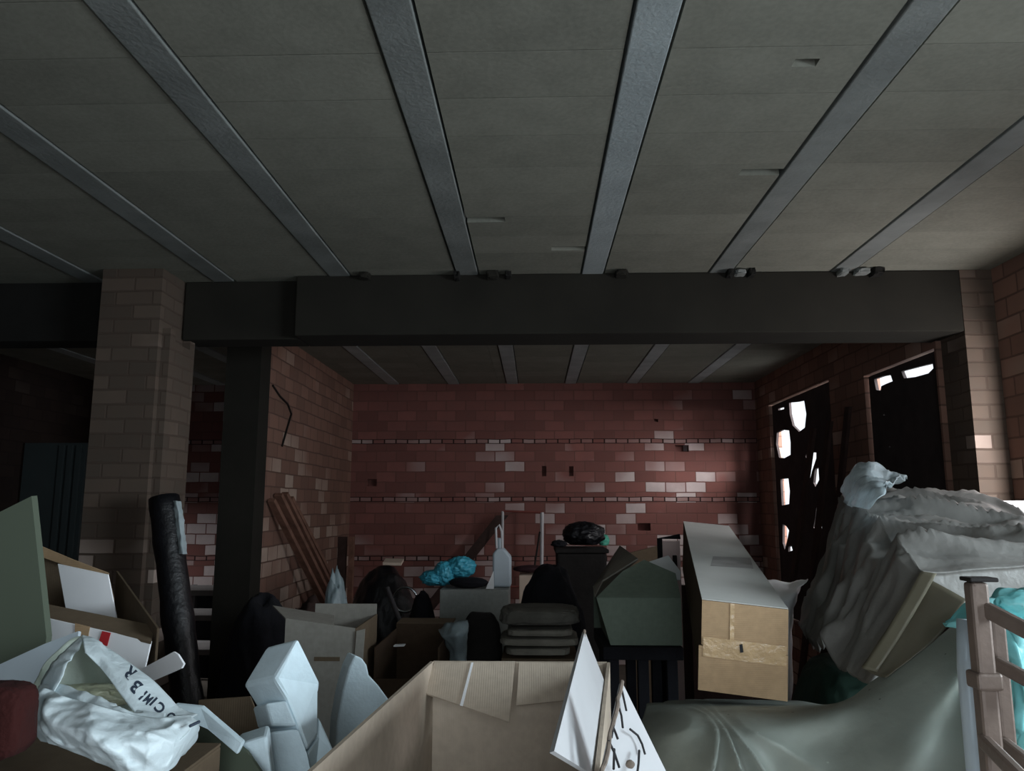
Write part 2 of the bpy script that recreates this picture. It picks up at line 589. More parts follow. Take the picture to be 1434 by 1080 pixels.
# wall behind the camera with the doorway the photographer stands in
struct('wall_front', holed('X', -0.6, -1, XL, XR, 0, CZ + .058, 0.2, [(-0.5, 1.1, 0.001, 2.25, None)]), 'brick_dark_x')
struct('wall_right', holed('Y', XR, 1, -1.2, 4.1, 0, CZ, 0.25, [(-0.3, 1.7, 0.5, 2.3, None), (2.35, 3.88, 1.4, 2.25, None)]), 'brick_side')
struct('wall_right_rear', holed('Y', XR2, 1, 4.35, YB + .25, 0, CZ, 0.11, [(5.95, 7.5, 0.55, 2.52, None), (4.37, 5.32, 0.95, 2.44, None)]), 'brick_side')
struct('pillar_right', boxg(2.31, 2.75, 4.1, 4.349, 0, CZ - .001), 'brick_pillar')
struct('pillar_left', boxg(-2.33, -2.0, 3.95, 4.3, 0, CZ - .001), 'brick_pillar')
# ragged brick edging up the pillar's side, broken off below the beam
ptop = P(225, 474, 4.15).z
struct('wall_partition', boxg(-2.09, -1.9, 5.4, YB - .001, 0, CZ - .001), 'brick_side')

struct('pillar_partition', boxg(-2.14, -1.897, 5.2, 5.399, 0, CZ - .001), 'beam')  # separate dark block set before the partition's front end
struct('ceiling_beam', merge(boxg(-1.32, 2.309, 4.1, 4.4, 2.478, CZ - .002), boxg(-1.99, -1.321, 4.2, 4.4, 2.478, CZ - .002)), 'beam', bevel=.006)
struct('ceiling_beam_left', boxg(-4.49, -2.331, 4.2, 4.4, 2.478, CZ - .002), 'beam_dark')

bmo = bpy.data.objects['ceiling_beam']
for px, w, h, m in ((511, .05, .03, 'beam'), (640, .03, .04, 'beam_dark'), (690, .06, .035, 'beam'), (712, .03, .03, 'beam_dark'), (870, .06, .03, 'beam'), (1022, .03, .04, 'beam_dark'), (1036, .05, .022, 'joist'), (1052, .03, .04, 'beam_dark'),
                    (1180, .04, .03, 'joist'), (1207, .06, .022, 'joist'), (1228, .05, .04, 'beam_dark')):
    q = P(px, 378, 4.06)
    part(bmo, 'mortar_lump', blob((q.x, 4.062, CZ - .02), (w / 2, .034, h / 2), px, .35, 1.5, 0, 3, .4), JT[1] if m == 'joist' else m)
JW = 0.116
fx = [-3.95, -3.25, -2.51, -1.765, -1.08, -.367, .323, 1.02, 1.68]
bx = [-3.9, -3.3, -2.7, -2.09, -1.48, -.845, -.23, .377, 1.016, 1.655]


NOTCH = [(PZ(px, py, CZ), w, h) for px, py, w, h in ((1073, 241, .1, .028), (806, 348, .12, .03), (676, 308, .1, .03), (1128, 88, .035, .02))]


def ceil_strips(xs, x0, x1, y0, y1):
    out = []
    e = [x0] + [c for x in xs for c in (x - JW / 2 - .009, x + JW / 2 + .009)] + [x1]
    for i in range(0, len(e), 2):
        a, b, y = e[i], e[i + 1], y0
        for q, w, h in sorted((n for n in NOTCH if a < n[0].x < b and y0 < n[0].y < y1), key=lambda n: n[0].y):
            out.append(boxg(a, b, y, q.y - h, CZ, CZ + .05))
            if q.x - w > a:
                out.append(boxg(a, q.x - w, q.y - h, q.y + h, CZ, CZ + .05))
            if q.x + w < b:
                out.append(boxg(q.x + w, b, q.y - h, q.y + h, CZ, CZ + .05))
            y = q.y + h
        out.append(boxg(a, b, y, y1, CZ, CZ + .05))
    return out


struct('ceiling', merge(*ceil_strips(fx, XL - .2, XR + .25, -.6, 4.25), *ceil_strips(bx, XL - .2, XR2 + .3, 4.25, YB)), 'ceiling')
struct('ceiling_slab', boxg(XL - .2, XR + .3, -1.2, YB + .25, CZ + .06, CZ + .15), 'void')
k = 1
rnd = random.Random(4)
for xs, y0, y1 in ((fx, -.599, 4.19), (bx, 4.41, YB - .002)):
    for x in xs:
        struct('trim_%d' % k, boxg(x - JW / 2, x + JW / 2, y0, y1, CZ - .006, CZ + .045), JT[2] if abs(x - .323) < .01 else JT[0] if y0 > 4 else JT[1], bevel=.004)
        k += 1

# ------------------------------------------------------------------ openings of the right-hand wall
XB = XR2 + .03


def hp(*pts):
    return [PX(x, y, XB) for x, y in pts]


holesA = [hp((1105, 564), (1116, 563), (1126, 561), (1129, 580), (1127, 599), (1119, 605), (1110, 596), (1106, 580)),
          hp((1088, 606), (1096, 602), (1105, 603), (1107, 620), (1107, 637), (1098, 642), (1091, 641), (1087, 622)),
          hp((1093, 671), (1104, 670), (1106, 688), (1105, 706), (1095, 708)),
          hp((1096, 734), (1101, 737), (1105, 743), (1102, 758), (1099, 770), (1096, 760)),
          hp((1104, 766), (1108, 764), (1110, 771), (1104, 773)),
          hp((1136, 634), (1143, 634), (1143, 642), (1137, 660), (1132, 682), (1129, 680), (1132, 660)),
          hp((1141, 657), (1146, 655), (1147, 672), (1142, 682), (1139, 676)),
          hp((1143, 712), (1147, 704), (1148, 716), (1150, 722), (1148, 730), (1151, 738), (1149, 752), (1143, 745), (1139, 738), (1142, 724)),
          hp((1128, 637), (1133, 636), (1133, 642), (1129, 643)),
          hp((1090, 572), (1098, 570), (1098, 573), (1090, 575))]
b0, b1 = 5.8, 7.45
outerA = [(XB, b0, .45), (XB, b1, .45), (XB, b1, 2.6), (XB, b0, 2.6)]
one('boarding', pierced([(XB, 5.956, .556), (XB, 7.494, .556), (XB, 7.494, 2.514), (XB, 5.956, 2.514)], holesA, (.02, 0, 0)), 'boarding',
    'dark broken boarding full of bright ragged gaps in the far opening', 'boarding')
holesB = [hp((1224, 531), (1236, 527), (1247, 525), (1250, 534), (1240, 538), (1234, 541), (1233, 547), (1227, 546)),
          hp((1262, 520), (1285, 514), (1306, 509), (1307, 516), (1300, 523), (1282, 528), (1266, 530)),
          hp((1237, 580), (1239, 580), (1239, 582), (1237, 582)),
          hp((1245, 625), (1247, 625), (1247, 627), (1245, 627))]
one('boarding', pierced([(XB, 4.376, .956), (XB, 5.314, .956), (XB, 5.314, 2.434), (XB, 4.376, 2.434)], holesB, (.02, 0, 0)), 'boarding',
    'dark panel closing the nearer wall opening, daylight slits along its top edge', 'boarding')
for i, (a, b, Y0, Y1) in enumerate((((1182, 570), (1118, 800), 5.9, 5.75), ((1170, 590), (1128, 800), 5.95, 5.85), ((1160, 600), (1108, 790), 6.1, 5.95))):
    top, bot = PX(a[0], a[1], 2.2), P(b[0], b[1], 5.6 + .15 * i)
    top = Vector((2.23 - .07 * i, top.y, top.z))
    d = (bot - top)
    foot = top + d * (top.z / -d.z) if d.z < 0 else bot
    foot = Vector((1.95 - .1 * i, foot.y, 0.005))
    ax = (foot - top).normalized()
    s = ax.cross(Vector((1, 0, 0))).normalized() * .08
    n = ax.cross(s).normalized() * .022
    one('plank', obox(foot - s / 2 - n / 2, s, n, top - foot), 'wood_dark',
        ['long dark plank leaning by the torn boarding, closest to the pillar', 'long dark plank leaning by the torn boarding, middle of three',
         'long dark plank leaning across the torn boarding, closest to its bright gaps'][i], 'plank', 'planks leaning by the torn boarding')

# ------------------------------------------------------------------ left side, distant
a, b = P(-40, 621, 6.6), P(121, 621, 6.6)
a.x = max(a.x, XL + .04)
r = thing('door_leaf', ((a.x + b.x) / 2, 6.6, 0), 'tall blue grey door leaf standing in the dark bay behind the left pillar', 'door')
lf_ = part(r, 'leaf', obox((a.x, 6.6, 0.002), (b.x - a.x, 0, 0), (0, .04, 0), (0, 0, a.z)), 'blue_grey', bevel=.003)
for px in (80, 92, 104):
    q = P(px, 700, 6.58)
    part(lf_, 'rib', boxg(q.x - .025, q.x + .025, 6.575, 6.599, .01, a.z - .02), 'blue_grey', bevel=.004)

# the ragged brick pier on the pillar's side face
q0, q1 = P(212, 480, 4.0), P(243, 480, 4.3)
struct('pillar_left_pier', merge(boxg(-1.999, -1.955, 3.99, 4.29, 0, ptop - .05), boxg(-1.999, -1.955, 3.99, 4.05, ptop - .05, ptop + .02), boxg(-1.999, -1.955, 4.23, 4.29, ptop - .05, ptop)), 'brick_pillar')

# low rack seen between pillar and partition
YS = 6.7
s0, s1 = P(235, 825, YS), P(345, 825, YS)
z1, z2 = P(290, 827, YS).z, P(290, 862, YS).z
r = thing('shelf_rack', ((s0.x + s1.x) / 2, YS, 0), 'low rack with two pale shelves against the far wall behind the black roll', 'shelf')
for z in (z1, z2, z2 - .28):
    part(r, 'shelf_board', boxg(s0.x, s1.x, YS, YS + .45, z - .045, z), 'grey_slab', bevel=.004)
for x in (s0.x, s1.x - .04):
    part(r, 'upright', boxg(x + .0, x + .04, YS + .46, YS + .5, 0.002, z1 + .0), 'dull_metal')
    part(r, 'upright', boxg(x + .0, x + .04, YS - .05, YS - .01, 0.002, z1 + .0), 'dull_metal')
part(r, 'back_panel', boxg(s0.x, s1.x, YS + .51, YS + .53, .01, z1 - .02), 'black_cloth')

# black wrapped roll leaning at the pillar
t0, t1 = P(229, 697, 3.75), P(262, 985, 3.6)
d = t1 - t0
foot = t0 + d * ((t0.z - .04) / -d.z)
r = thing('wrap_roll', (foot.x, foot.y, 0), 'tall black plastic wrapped roll leaning upright against the left brick pillar', 'roll')
n = 30
pts = [t0.lerp(foot, i / n) for i in range(n + 1)]
g = tube(pts, [.07 + .002 * math.sin(i * 1.9) + .002 * math.sin(i * .7) for i in range(n + 1)], 18)
part(r, 'roll_body', ([Vector(p) + Vector((crumple(p, 3, 14, .004), crumple(p, 5, 14, .004), 0)) for p in g[0]], g[1]), 'black_film', smooth=True)
part(r, 'core_end', tube([t0 + Vector((0, 0, .002)), t0 + Vector((-.002, 0, .012))], .05, 14), 'black_cloth')
wr = [t0.lerp(foot, i / 8 * .16 + .01) + Vector((.062, -.045, 0)) for i in range(9)]
g = cloth([[p + Vector((0, 0, 0)), p + Vector((.028, -.01, 0)), p + Vector((.04, .02, 0))] for p in wr], 5, 4, .012, 14, 4)
part(r, 'loose_wrap', g, 'sheet_clear', smooth=True)

# planks on the partition wall
top0, foot0 = PX(379, 700, -1.86), None
bot0 = P(443, 846, 6.35)
dd = bot0 - top0
dd = dd * ((top0.z - .03) / -dd.z)
for i in range(4):
    top = top0 + Vector((0, .02 + .14 * i, (.0, .04, .05, .02)[i]))
    top.x = -1.86
    foot = Vector((-1.56 + .012 * i, top.y + dd.y + .012 * i, .03))
    ax = (foot - top).normalized()
    s = ax.cross(Vector((0, 0, 1))).normalized()
    nn = ax.cross(s).normalized()
    w = (.05, .06, .05, .045)[i]
    g = obox(foot - s * w / 2 - nn * .0125, s * w, nn * .03, top - foot)
    one('timber_batten', g, 'wood', ['brown timber batten leaning on the partition, nearest the dark wall end', 'brown timber batten leaning on the partition, second from its dark end',
        'brown timber batten leaning on the partition, third from its dark end', 'brown timber batten leaning on the partition, closest to the far corner'][i], 'batten', 'timber battens leaning on the partition')
pts = [(-1.893, P(376, 540, 5.45).y, P(376, 540, 5.45).z)] + [PX(x, y, -1.893) for x, y in ((392, 555), (403, 566), (408, 580), (402, 600), (395, 625))]
one('cable', tube(pts, .008, 6), 'wire', 'thin dark cable hanging loose down the partition brickwork', 'cable')
# small posts in the far corner
for i, (px, w) in enumerate(((478, .09), (492, .045))):
    p = P(px, 752, 7.5)
    one('offcut_post', boxg(p.x - w / 2, p.x + w / 2, 7.5, 7.56, .002, p.z), ['wood_dark', 'wood'][i],
        ['thick dark post standing in the far left wall corner', 'slim pale post beside a dark one in the far wall corner'][i], 'post')

# ------------------------------------------------------------------ far middle
def rect_tube(pts, r):
    return tube(pts, r, 8)


YF = 7.5
fl, fr = P(704, 716, YF), P(759, 718, YF)
r = thing('tube_frame', ((fl.x + fr.x) / 2, YF, 0), 'upright thin tube frame standing before the lit far brick wall', 'frame')
part(r, 'top_rail', tube([fl, fr], .012, 8), 'red_tube')
part(r, 'upright', tube([(fl.x - .02, YF, .002), fl], .014, 8), 'white_tube')
part(r, 'upright', tube([(fr.x - .02, YF, .002), fr + Vector((0, 0, .002))], .018, 8), 'white_tube')
part(r, 'lower_rail', tube([P(700, 822, YF), P(757, 822, YF)], .012, 8), 'red_tube')
a, b = P(748, 765, 7.3), P(742, 820, 6.9)
part(r, 'brace', tube([P(756, 745, YF - .03), (b.x - .12, 7.0, .02)], .009, 8), 'wire')
a, b = P(703, 722, 7.62), P(632, 812, 7.62)
a2 = Vector((a.x, 7.72, a.z)); b2 = a2 + (b - a) * (a.z / (a.z - b.z)); b2.z = .005
s = Vector((.12, 0, 0))
one('slant_strip', obox(b2 - s / 2, s, (0, .05, 0), a2 - b2), 'wood_dark', 'dark red slanting strip against the lit far wall', 'plank')  # dark slanting strip, built solid just before the wall

# big black sack, ring, rod
r = thing('rubbish_sack', (P(545, 845, 5.2).x, 5.2, 0), 'large rounded black sack holding a bright metal ring, back middle of the heap', 'sack')
c = P(538, 845, 5.2)
sb = blob((c.x - .03, 5.35, .6), (.24, .26, .535), 3, .08, 1.8, 0, 5)
part(r, 'sack_body', sb, 'black_film', smooth=True)
c = P(567, 840, 4.95)
ring = [c + Vector((.075 * math.cos(t), .01, .075 * math.sin(t))) for t in [i * 2 * math.pi / 32 for i in range(32)]]
part(r, 'ring', tube(ring, .008, 8, True), 'chrome', smooth=True)
one('rod', tube([P(542, 823, 4.62), P(542, 823, 4.62) + (P(574, 905, 4.5) - P(542, 823, 4.62)) * (P(542, 823, 4.62).z / (P(542, 823, 4.62).z - P(574, 905, 4.5).z)) * .99], .013, 10), 'dull_metal', 'thin grey metal rod sticking up in front of the black sack', 'rod', smooth=True)
ax, ay = P(550, 800, 5.33).x, 5.33
zt = max(v.z for v in sb[0] if abs(v.x - ax) < .08 and abs(v.y - ay) < .08)
one('paper_scrap', obox((ax - .06, ay - .05, zt + .004), (.125, 0, -.003), (0, .1, .02), (0, 0, .018)), 'cream', 'pale folded paper strip lying on top of the black sack', 'paper')

# grey box + blue bundle
def carton(name, x0, x1, y0, y1, z0, z1, mat, label, cat='box', tape=None, group=None):
    r = thing(name, ((x0 + x1) / 2, (y0 + y1) / 2, z0), label, cat, group)
    part(r, 'carton_body', boxg(x0, x1, y0, y1, z0, z1 - .004), mat, bevel=.004)
    xm = (x0 + x1) / 2
    ym = (y0 + y1) / 2
    part(r, 'lid_flap', boxg(x0 + .001, x1 - .001, y0 + .001, ym - .002, z1 - .004, z1), mat)
    part(r, 'lid_flap', boxg(x0 + .001, x1 - .001, ym + .002, y1 - .001, z1 - .004, z1), mat)
    if tape:
        part(r, 'tape_strip', boxg(x0 + .0, x1, ym - .025, ym + .025, z1 + .0002, z1 + .0012), 'tape')
    return r


a, b = P(616, 826, 4.6), P(712, 826, 4.6)
bz = a.z
carton('grey_carton', a.x, b.x, 4.6, 5.0, .002, bz, 'grey_box', 'plain grey square box carrying the turquoise blue bundle', 'box')
c = P(636, 808, 4.78)
r = thing('blue_bundle', (c.x, 4.78, bz), 'bright blue crumpled plastic bundle on the plain grey box', 'bundle')
zb = bz + .01
part(r, 'lump', blob((P(645, 805, 4.78).x, 4.78, zb + .105), (.085, .09, .06), 2, .2, 3.2, 0, 5), 'blue', smooth=True)
part(r, 'lump', blob((P(622, 810, 4.75).x, 4.75, zb + .07), (.06, .08, .065), 5, .22, 3.2, 0, 5), 'blue', smooth=True)
part(r, 'lump', blob((P(606, 818, 4.72).x, 4.74, zb + .045), (.07, .07, .04), 8, .28, 3.2, 0, 5), 'blue', smooth=True)
one('dark_pouch', blob((P(656, 819, 4.66).x, 4.68, bz + .033), (.11, .05, .03), 4, .12, 2, 0, 4), 'black_cloth', 'flat black pouch lying under the blue bundle on the grey box', 'pouch', smooth=True)
c = P(602, 838, 5.1)
one('navy_sack', blob((P(592, 838, 4.75).x - .0, 4.74, .53), (.1, .13, .505), 9, .08, 1.8, 0, 5), 'black_cloth', 'dark navy sack squeezed between the black sack and grey box', 'sack', smooth=True)

# pale canister
c0, c1 = P(690, 826, 4.75), P(717, 826, 4.75)
zt = P(700, 768, 4.75).z
r = thing('canister', ((c0.x + c1.x) / 2, 4.75, bz), 'pale grey upright plastic canister at the grey box edge before the tube frame', 'canister')
prof = [(c0.x, bz + .003), (c1.x - .005, bz + .003), (c1.x - .005, zt - .05), (c1.x - .05, zt), (c0.x + .025, zt + .0), (c0.x, zt - .03)]
part(r, 'canister_body', prism([(x, 4.72, z) for x, z in prof], (0, .13, 0)), 'pale_plastic', bevel=.012)
cb_ = [c for c in r.children if c.name.startswith('canister_body')][0]
part(cb_, 'neck', tube([((c0.x + c1.x) / 2 - .02, 4.78, zt - .002), ((c0.x + c1.x) / 2 - .02, 4.78, zt + .06)], .022, 12), 'pale_plastic')
part(r, 'handle', tube([((c0.x + c1.x) / 2 - .035, 4.74, zt + .0), ((c0.x + c1.x) / 2 - .04, 4.74, zt + .12), ((c0.x + c1.x) / 2 - .02, 4.74, zt + .14), ((c0.x + c1.x) / 2 - .005, 4.74, zt + .1), ((c0.x + c1.x) / 2 - .0, 4.74, zt + .0)], .007, 8), 'white_tube')
a = P(681, 826, 4.66)
one('paper_cone', prism([P(680, 825.5, 4.655), P(691.5, 825.5, 4.655), P(691, 800, 4.675)], (0.0, .03, 0)), 'white_sheet', 'small white pointed paper wedge leaning beside the pale canister', 'paper')

# dark cloth heap, maroon cushion, cream box, black bin
c = P(772, 832, 4.2)
one('cloth_heap', blob((c.x, 4.28, .56), (.2, .2, .66), 6, .12, 1.7, .8, 5), 'black_cloth', 'blue black heap of cloth in front of the black bin', 'cloth', smooth=True)
c = P(742, 812, 4.7)
one('cream_box', boxg(P(727, 806, 4.9).x, P(757, 806, 4.9).x, 4.9, 5.15, .002, P(740, 806, 4.9).z), 'cream', 'small cream box between the canister and the black cloth heap', 'box', bevel=.004)
one('maroon_cushion', blob((P(742, 801, 4.98).x, 5.0, P(740, 806, 4.9).z + .032), (.1, .07, .022), 4, .12, 1.5, 0, 4), 'maroon', 'dark maroon flat cushion on the small cream box', 'cushion', smooth=True)
a, b = P(780, 775, 5.0), P(850, 775, 5.0)
r = thing('bin', ((a.x + b.x) / 2, 5.2, 0), 'squarish black bin topped by crumpled black bags, mid heap', 'bin')
part(r, 'bin_body', prism([(a.x + .03, 5.0, .002), (b.x - .03, 5.0, .002), (b.x, 5.0, a.z), (a.x, 5.0, a.z)], (0, .38, 0)), 'dark_heap', bevel=.015)
part(r, 'bin_rim', boxg(a.x - .012, b.x + .012, 4.985, 5.395, a.z + .001, a.z + .025), 'dark_heap', bevel=.006)
zb = a.z + .028
one('black_bag', blob((P(818, 765, 5.15).x, 5.18, zb + .085), (.125, .12, .075), 7, .22, 2.0, .9, 5), 'black_film', 'crumpled black bag lying on top of the squarish bin', 'bag', smooth=True)
one('rag', blob((P(787, 772, 5.08).x - .02, 5.06, zb + .028), (.045, .05, .022), 3, .3, 2.2, .95, 4), 'black_cloth', 'small black rag hanging at the corner of the squarish bin', 'rag', smooth=True)
one('green_scrap', blob((P(846, 775, 5.28).x, 5.3, zb + .04), (.035, .04, .035), 4, .3, 2, .95, 4), 'teal_bit', 'small bright green plastic scrap on the bin behind the green carton', 'scrap', smooth=True)

# ------------------------------------------------------------------ middle layer
# green-grey open carton
Y0 = 3.0
A, B, Cc, D = P(822, 872, Y0), P(966, 842, Y0), P(958, 898, Y0), P(858, 905, Y0)
x0, x1 = P(843, 850, Y0).x, P(954, 850, Y0).x
zt, zb = P(900, 838, Y0).z, P(900, 904, Y0).z
yb = Y0 + .42
r = thing('open_carton', ((x0 + x1) / 2, Y0 + .2, zb), 'green grey open carton with raised flaps beside the long box', 'box')
part(r, 'front_panel', prism([(x0 + .03, Y0, zb), (x1, Y0, zb), (x1, Y0, zt), (x0 - .02, Y0, zt)], (0, .006, 0)), 'card_green')
part(r, 'back_panel', boxg(x0, x1, yb, yb + .006, zb, zt), 'card_green')
part(r, 'side_panel', prism([(x0 - .02, Y0 + .008, zt), (x0 + .03, Y0 + .008, zb), (x0 + .03, yb - .002, zb), (x0, yb - .002, zt)], (.006, 0, 0)), 'card_green')
part(r, 'side_panel', boxg(x1 - .006, x1, Y0 + .008, yb - .002, zb, zt), 'card_green')
part(r, 'bottom_panel', boxg(x0 + .04, x1 - .008, Y0 + .01, yb - .004, zb, zb + .006), 'card_green')
part(r, 'flap', panel([(x0 - .02, Y0 + .0, zt + .003), (x1, Y0 + .0, zt + .003), P(946, 803, Y0 + .16), P(902, 784, Y0 + .2), P(872, 800, Y0 + .14)], .006), 'card_green')
f = part(r, 'flap', panel([(x0 - .026, Y0 + .03, zt + .003), (x0 - .004, yb - .02, zt + .003), P(893, 782, yb + .02), P(868, 764, Y0 + .25)], .006), 'card_grey')
f['label'] = 'raised pale flap'

r = thing('low_table', ((x0 + x1) / 2, Y0 + .2, 0), 'low black table standing under the green grey carton', 'table')
part(r, 'tabletop', boxg(x0 + .0, x1 - .0, Y0 - .02, Y0 + .44, zb - .05, zb - .004), 'black_cloth', bevel=.004)
for lx in (x0 + .02, x0 + .13, x1 - .06):
    for ly in (Y0, Y0 + .38):
        part(r, 'leg', boxg(lx, lx + .04, ly, ly + .04, .002, zb - .05), 'black_cloth', bevel=.003)

# chair-like thing behind the carton: pink board in a black frame
a, b = P(926, 755, 3.85), P(955, 755, 3.85)
lo = P(930, 795, 3.9)
r = thing('framed_board', ((a.x + b.x) / 2, 3.92, 0), 'pale pink board in a black frame standing behind the green grey carton', 'board')
part(r, 'board_face', boxg(a.x + .012, b.x, 3.905, 3.915, .25, a.z - .012), 'pink_board')
part(r, 'frame_bar', tube([(a.x, 3.9, .01), (a.x, 3.9, a.z), (b.x, 3.9, a.z + .01)], .013, 8), 'black_cloth')
part(r, 'clasp', boxg(a.x + .06, a.x + .08, 3.88, 3.9, lo.z - .01, lo.z + .06), 'wire', bevel=.003)
one('white_card_flap', panel([P(905, 788, 3.62), P(936, 778, 3.66), P(953, 800, 3.6), P(953, 812, 3.6), P(930, 812, 3.6)], .005), 'white_sheet', 'small white card lying behind the green grey carton below the pink board', 'card')
one('dark_board', prism([P(880, 775, 4.3), P(924, 764, 4.3), P(930, 790, 4.3), (P(930, 790, 4.3).x, 4.3, .004), (P(884, 790, 4.3).x, 4.3, .004)], (0, .03, 0)), 'card_dark', 'dark tilted cardboard piece between the bin and the framed pink board', 'board')

# folded blankets
Y0 = 3.55
zs = [P(750, y, Y0).z for y in (921, 908, 894, 882, 852)]
xs = [(706, 800), (699, 812), (708, 804), (698, 814)]
lab = ['lowest folded dark grey blanket of the stack behind the big open carton', 'second folded grey blanket from the bottom of its stack',
       'third folded grey blanket from the bottom of its stack', 'topmost folded grey blanket of the stack, below the black cloth heap']
low = zs[0]
for i in range(4):
    xa, xb = P(xs[i][0], 880, Y0).x, P(xs[i][1], 880, Y0).x
    zc, hh = (zs[i] + zs[i + 1]) / 2, (zs[i + 1] - zs[i]) / 2 - .003
    one('folded_blanket', blob(((xa + xb) / 2, Y0 + .16, zc), ((xb - xa) / 2 * .95, .15, hh * (.9, .88, .88, .8)[i]), 11 + i, (.05, .06, .06, .11)[i], (2.6, 2.2, 3.0, 1.9)[i], 0, 5, (.3, .3, .3, .45)[i]), ('grey_cloth', 'grey_cloth', 'grey_cloth', 'dark_grey_cloth')[i], lab[i], 'blanket', 'folded blankets in a stack', smooth=True)
xa, xb = P(702, 900, Y0).x, P(810, 900, Y0).x
carton('dark_carton', xa, xb, Y0, Y0 + .32, .002, low - .006, 'card_dark', 'dark carton under the stack of folded grey blankets', 'box')
c = P(673, 880, 3.7)
one('dark_cushion', blob((c.x, 3.75, .535), (.1, .1, .51), 21, .05, 1.5, 0, 5, .5), 'dark_heap', 'upright dark grey cushion left beside the folded blankets', 'cushion', smooth=True)
# clear bag in front of the grey box
c = P(634, 885, 3.35)
g = cloth([[P(612, 880, 3.4), P(630, 868, 3.38), P(655, 866, 3.4)], [P(618, 893, 3.33), P(638, 888, 3.29), P(657, 885, 3.35)], [P(626, 915, 3.38), P(640, 915, 3.34), P(655, 912, 3.38)], [P(628, 960, 3.38), P(640, 960, 3.34), P(655, 960, 3.38)]], 8, 8, .02, 9, 3)
one('clear_bag', g, 'pale_film', 'crumpled translucent bag hanging over the dark brown box rim', 'bag', smooth=True, solid=.002)

# dark brown open box between sack and big carton
Y0 = 3.2
xa, xb = P(524, 900, Y0).x, P(615, 900, Y0).x
zt = P(560, 900, Y0).z
r = thing('brown_box', ((xa + xb) / 2, Y0 + .25, 0), 'dark brown open box in front of the black sack and rod', 'box')
part(r, 'front_panel', boxg(xa, xb, Y0, Y0 + .006, .002, zt - .14), 'card_deep')
part(r, 'back_panel', boxg(xa, xb, Y0 + .5, Y0 + .506, .002, zt), 'card_deep')
part(r, 'side_panel', boxg(xa, xa + .006, Y0 + .008, Y0 + .498, .002, zt - .02), 'card_deep')
part(r, 'side_panel', boxg(xb - .006, xb, Y0 + .008, Y0 + .498, .002, zt - .02), 'card_deep')
part(r, 'flap', panel([(xa, Y0 + .507, zt + .002), (xb, Y0 + .507, zt + .002), (xb + .0, Y0 + .66, zt + .004), (xa + .0, Y0 + .66, zt + .004)], .006), 'card_dark')
part(r, 'inner_floor', boxg(xa + .008, xb - .008, Y0 + .01, Y0 + .49, .3, .31), 'dark_heap')
one('white_chip', obox(P(551, 906, 3.42) , (.045, 0, .002), (0, .04, 0), (0, 0, .004)), 'white_sheet', 'tiny white chip inside the dark brown open box', 'chip')

# mid-left light carton
Y0 = 3.0
q = [P(400, 866, Y0), P(497, 880, Y0 - .0)]
xa, xb, zt = q[0].x, q[1].x, q[1].z
r = thing('pale_carton', ((xa + xb) / 2, Y0 + .2, 0), 'pale grey cardboard carton with a folded back flap below the timber battens', 'box')
part(r, 'front_panel', prism([(xa, Y0, .002), (xb, Y0, .002), (xb, Y0, zt), (xa, Y0, q[0].z)], (0, .006, 0)), 'card_grey')
part(r, 'side_panel', boxg(xb - .002, xb + .004, Y0 + .008, Y0 + .4, .002, zt - .002), 'card_dark')
part(r, 'side_panel', boxg(xa - .0, xa + .006, Y0 + .008, Y0 + .4, .002, zt - .002), 'card_grey')
part(r, 'back_panel', boxg(xa, xb, Y0 + .402, Y0 + .408, .002, q[0].z + .005), 'card_grey')
part(r, 'corner_flap', panel([P(499, 884, Y0 - .01), P(511, 881, Y0 - .01), P(508, 925, Y0 - .01), P(496, 930, Y0 - .01)], .006), 'card_grey')
part(r, 'flap', panel([P(382, 848, Y0 + .3), P(468, 862, Y0 + .3), P(468, 879, Y0 + .02), P(402, 868, Y0 + .02)], .005), 'card_grey')
part(r, 'hand_slot', boxg(P(440, 921, Y0).x, P(476, 921, Y0).x, Y0 - .0016, Y0 - .0004, P(440, 926, Y0).z, P(440, 920, Y0).z), 'card_dark')

# greyish sack behind it
c = P(467, 842, 4.0)
one('grey_sack', blob((c.x, 4.05, c.z * .5 + .06), (.085, .1, c.z * .5 + .03), 14, .16, 1.9, 0, 5), 'pale_film', 'grey crumpled plastic sack standing at the foot of the timber battens', 'sack', smooth=True)
c = P(425, 850, 4.6)
one('rubble_bag', blob((P(425, 845, 4.5).x, 4.6, .46), (.2, .2, .5), 15, .2, 1.9, 0, 5), 'wood_dark', 'brown crumpled bag at the foot of the timber battens, by the grey sack', 'bag', smooth=True)

# black tarpaulin heap
c = P(335, 900, 3.7)
g = blob((c.x + .04, 3.9, .52), (.19, .2, .56), 17, .14, 1.6, .9, 5)
one('tarpaulin_heap', g, 'black_cloth', 'black heap of tarpaulin between the black roll and the pale carton', 'tarpaulin', smooth=True)

# ------------------------------------------------------------------ the long box
def frame_box(n00, n10, n01, far00, far10):
    return n00, n10, n01, far00, far10


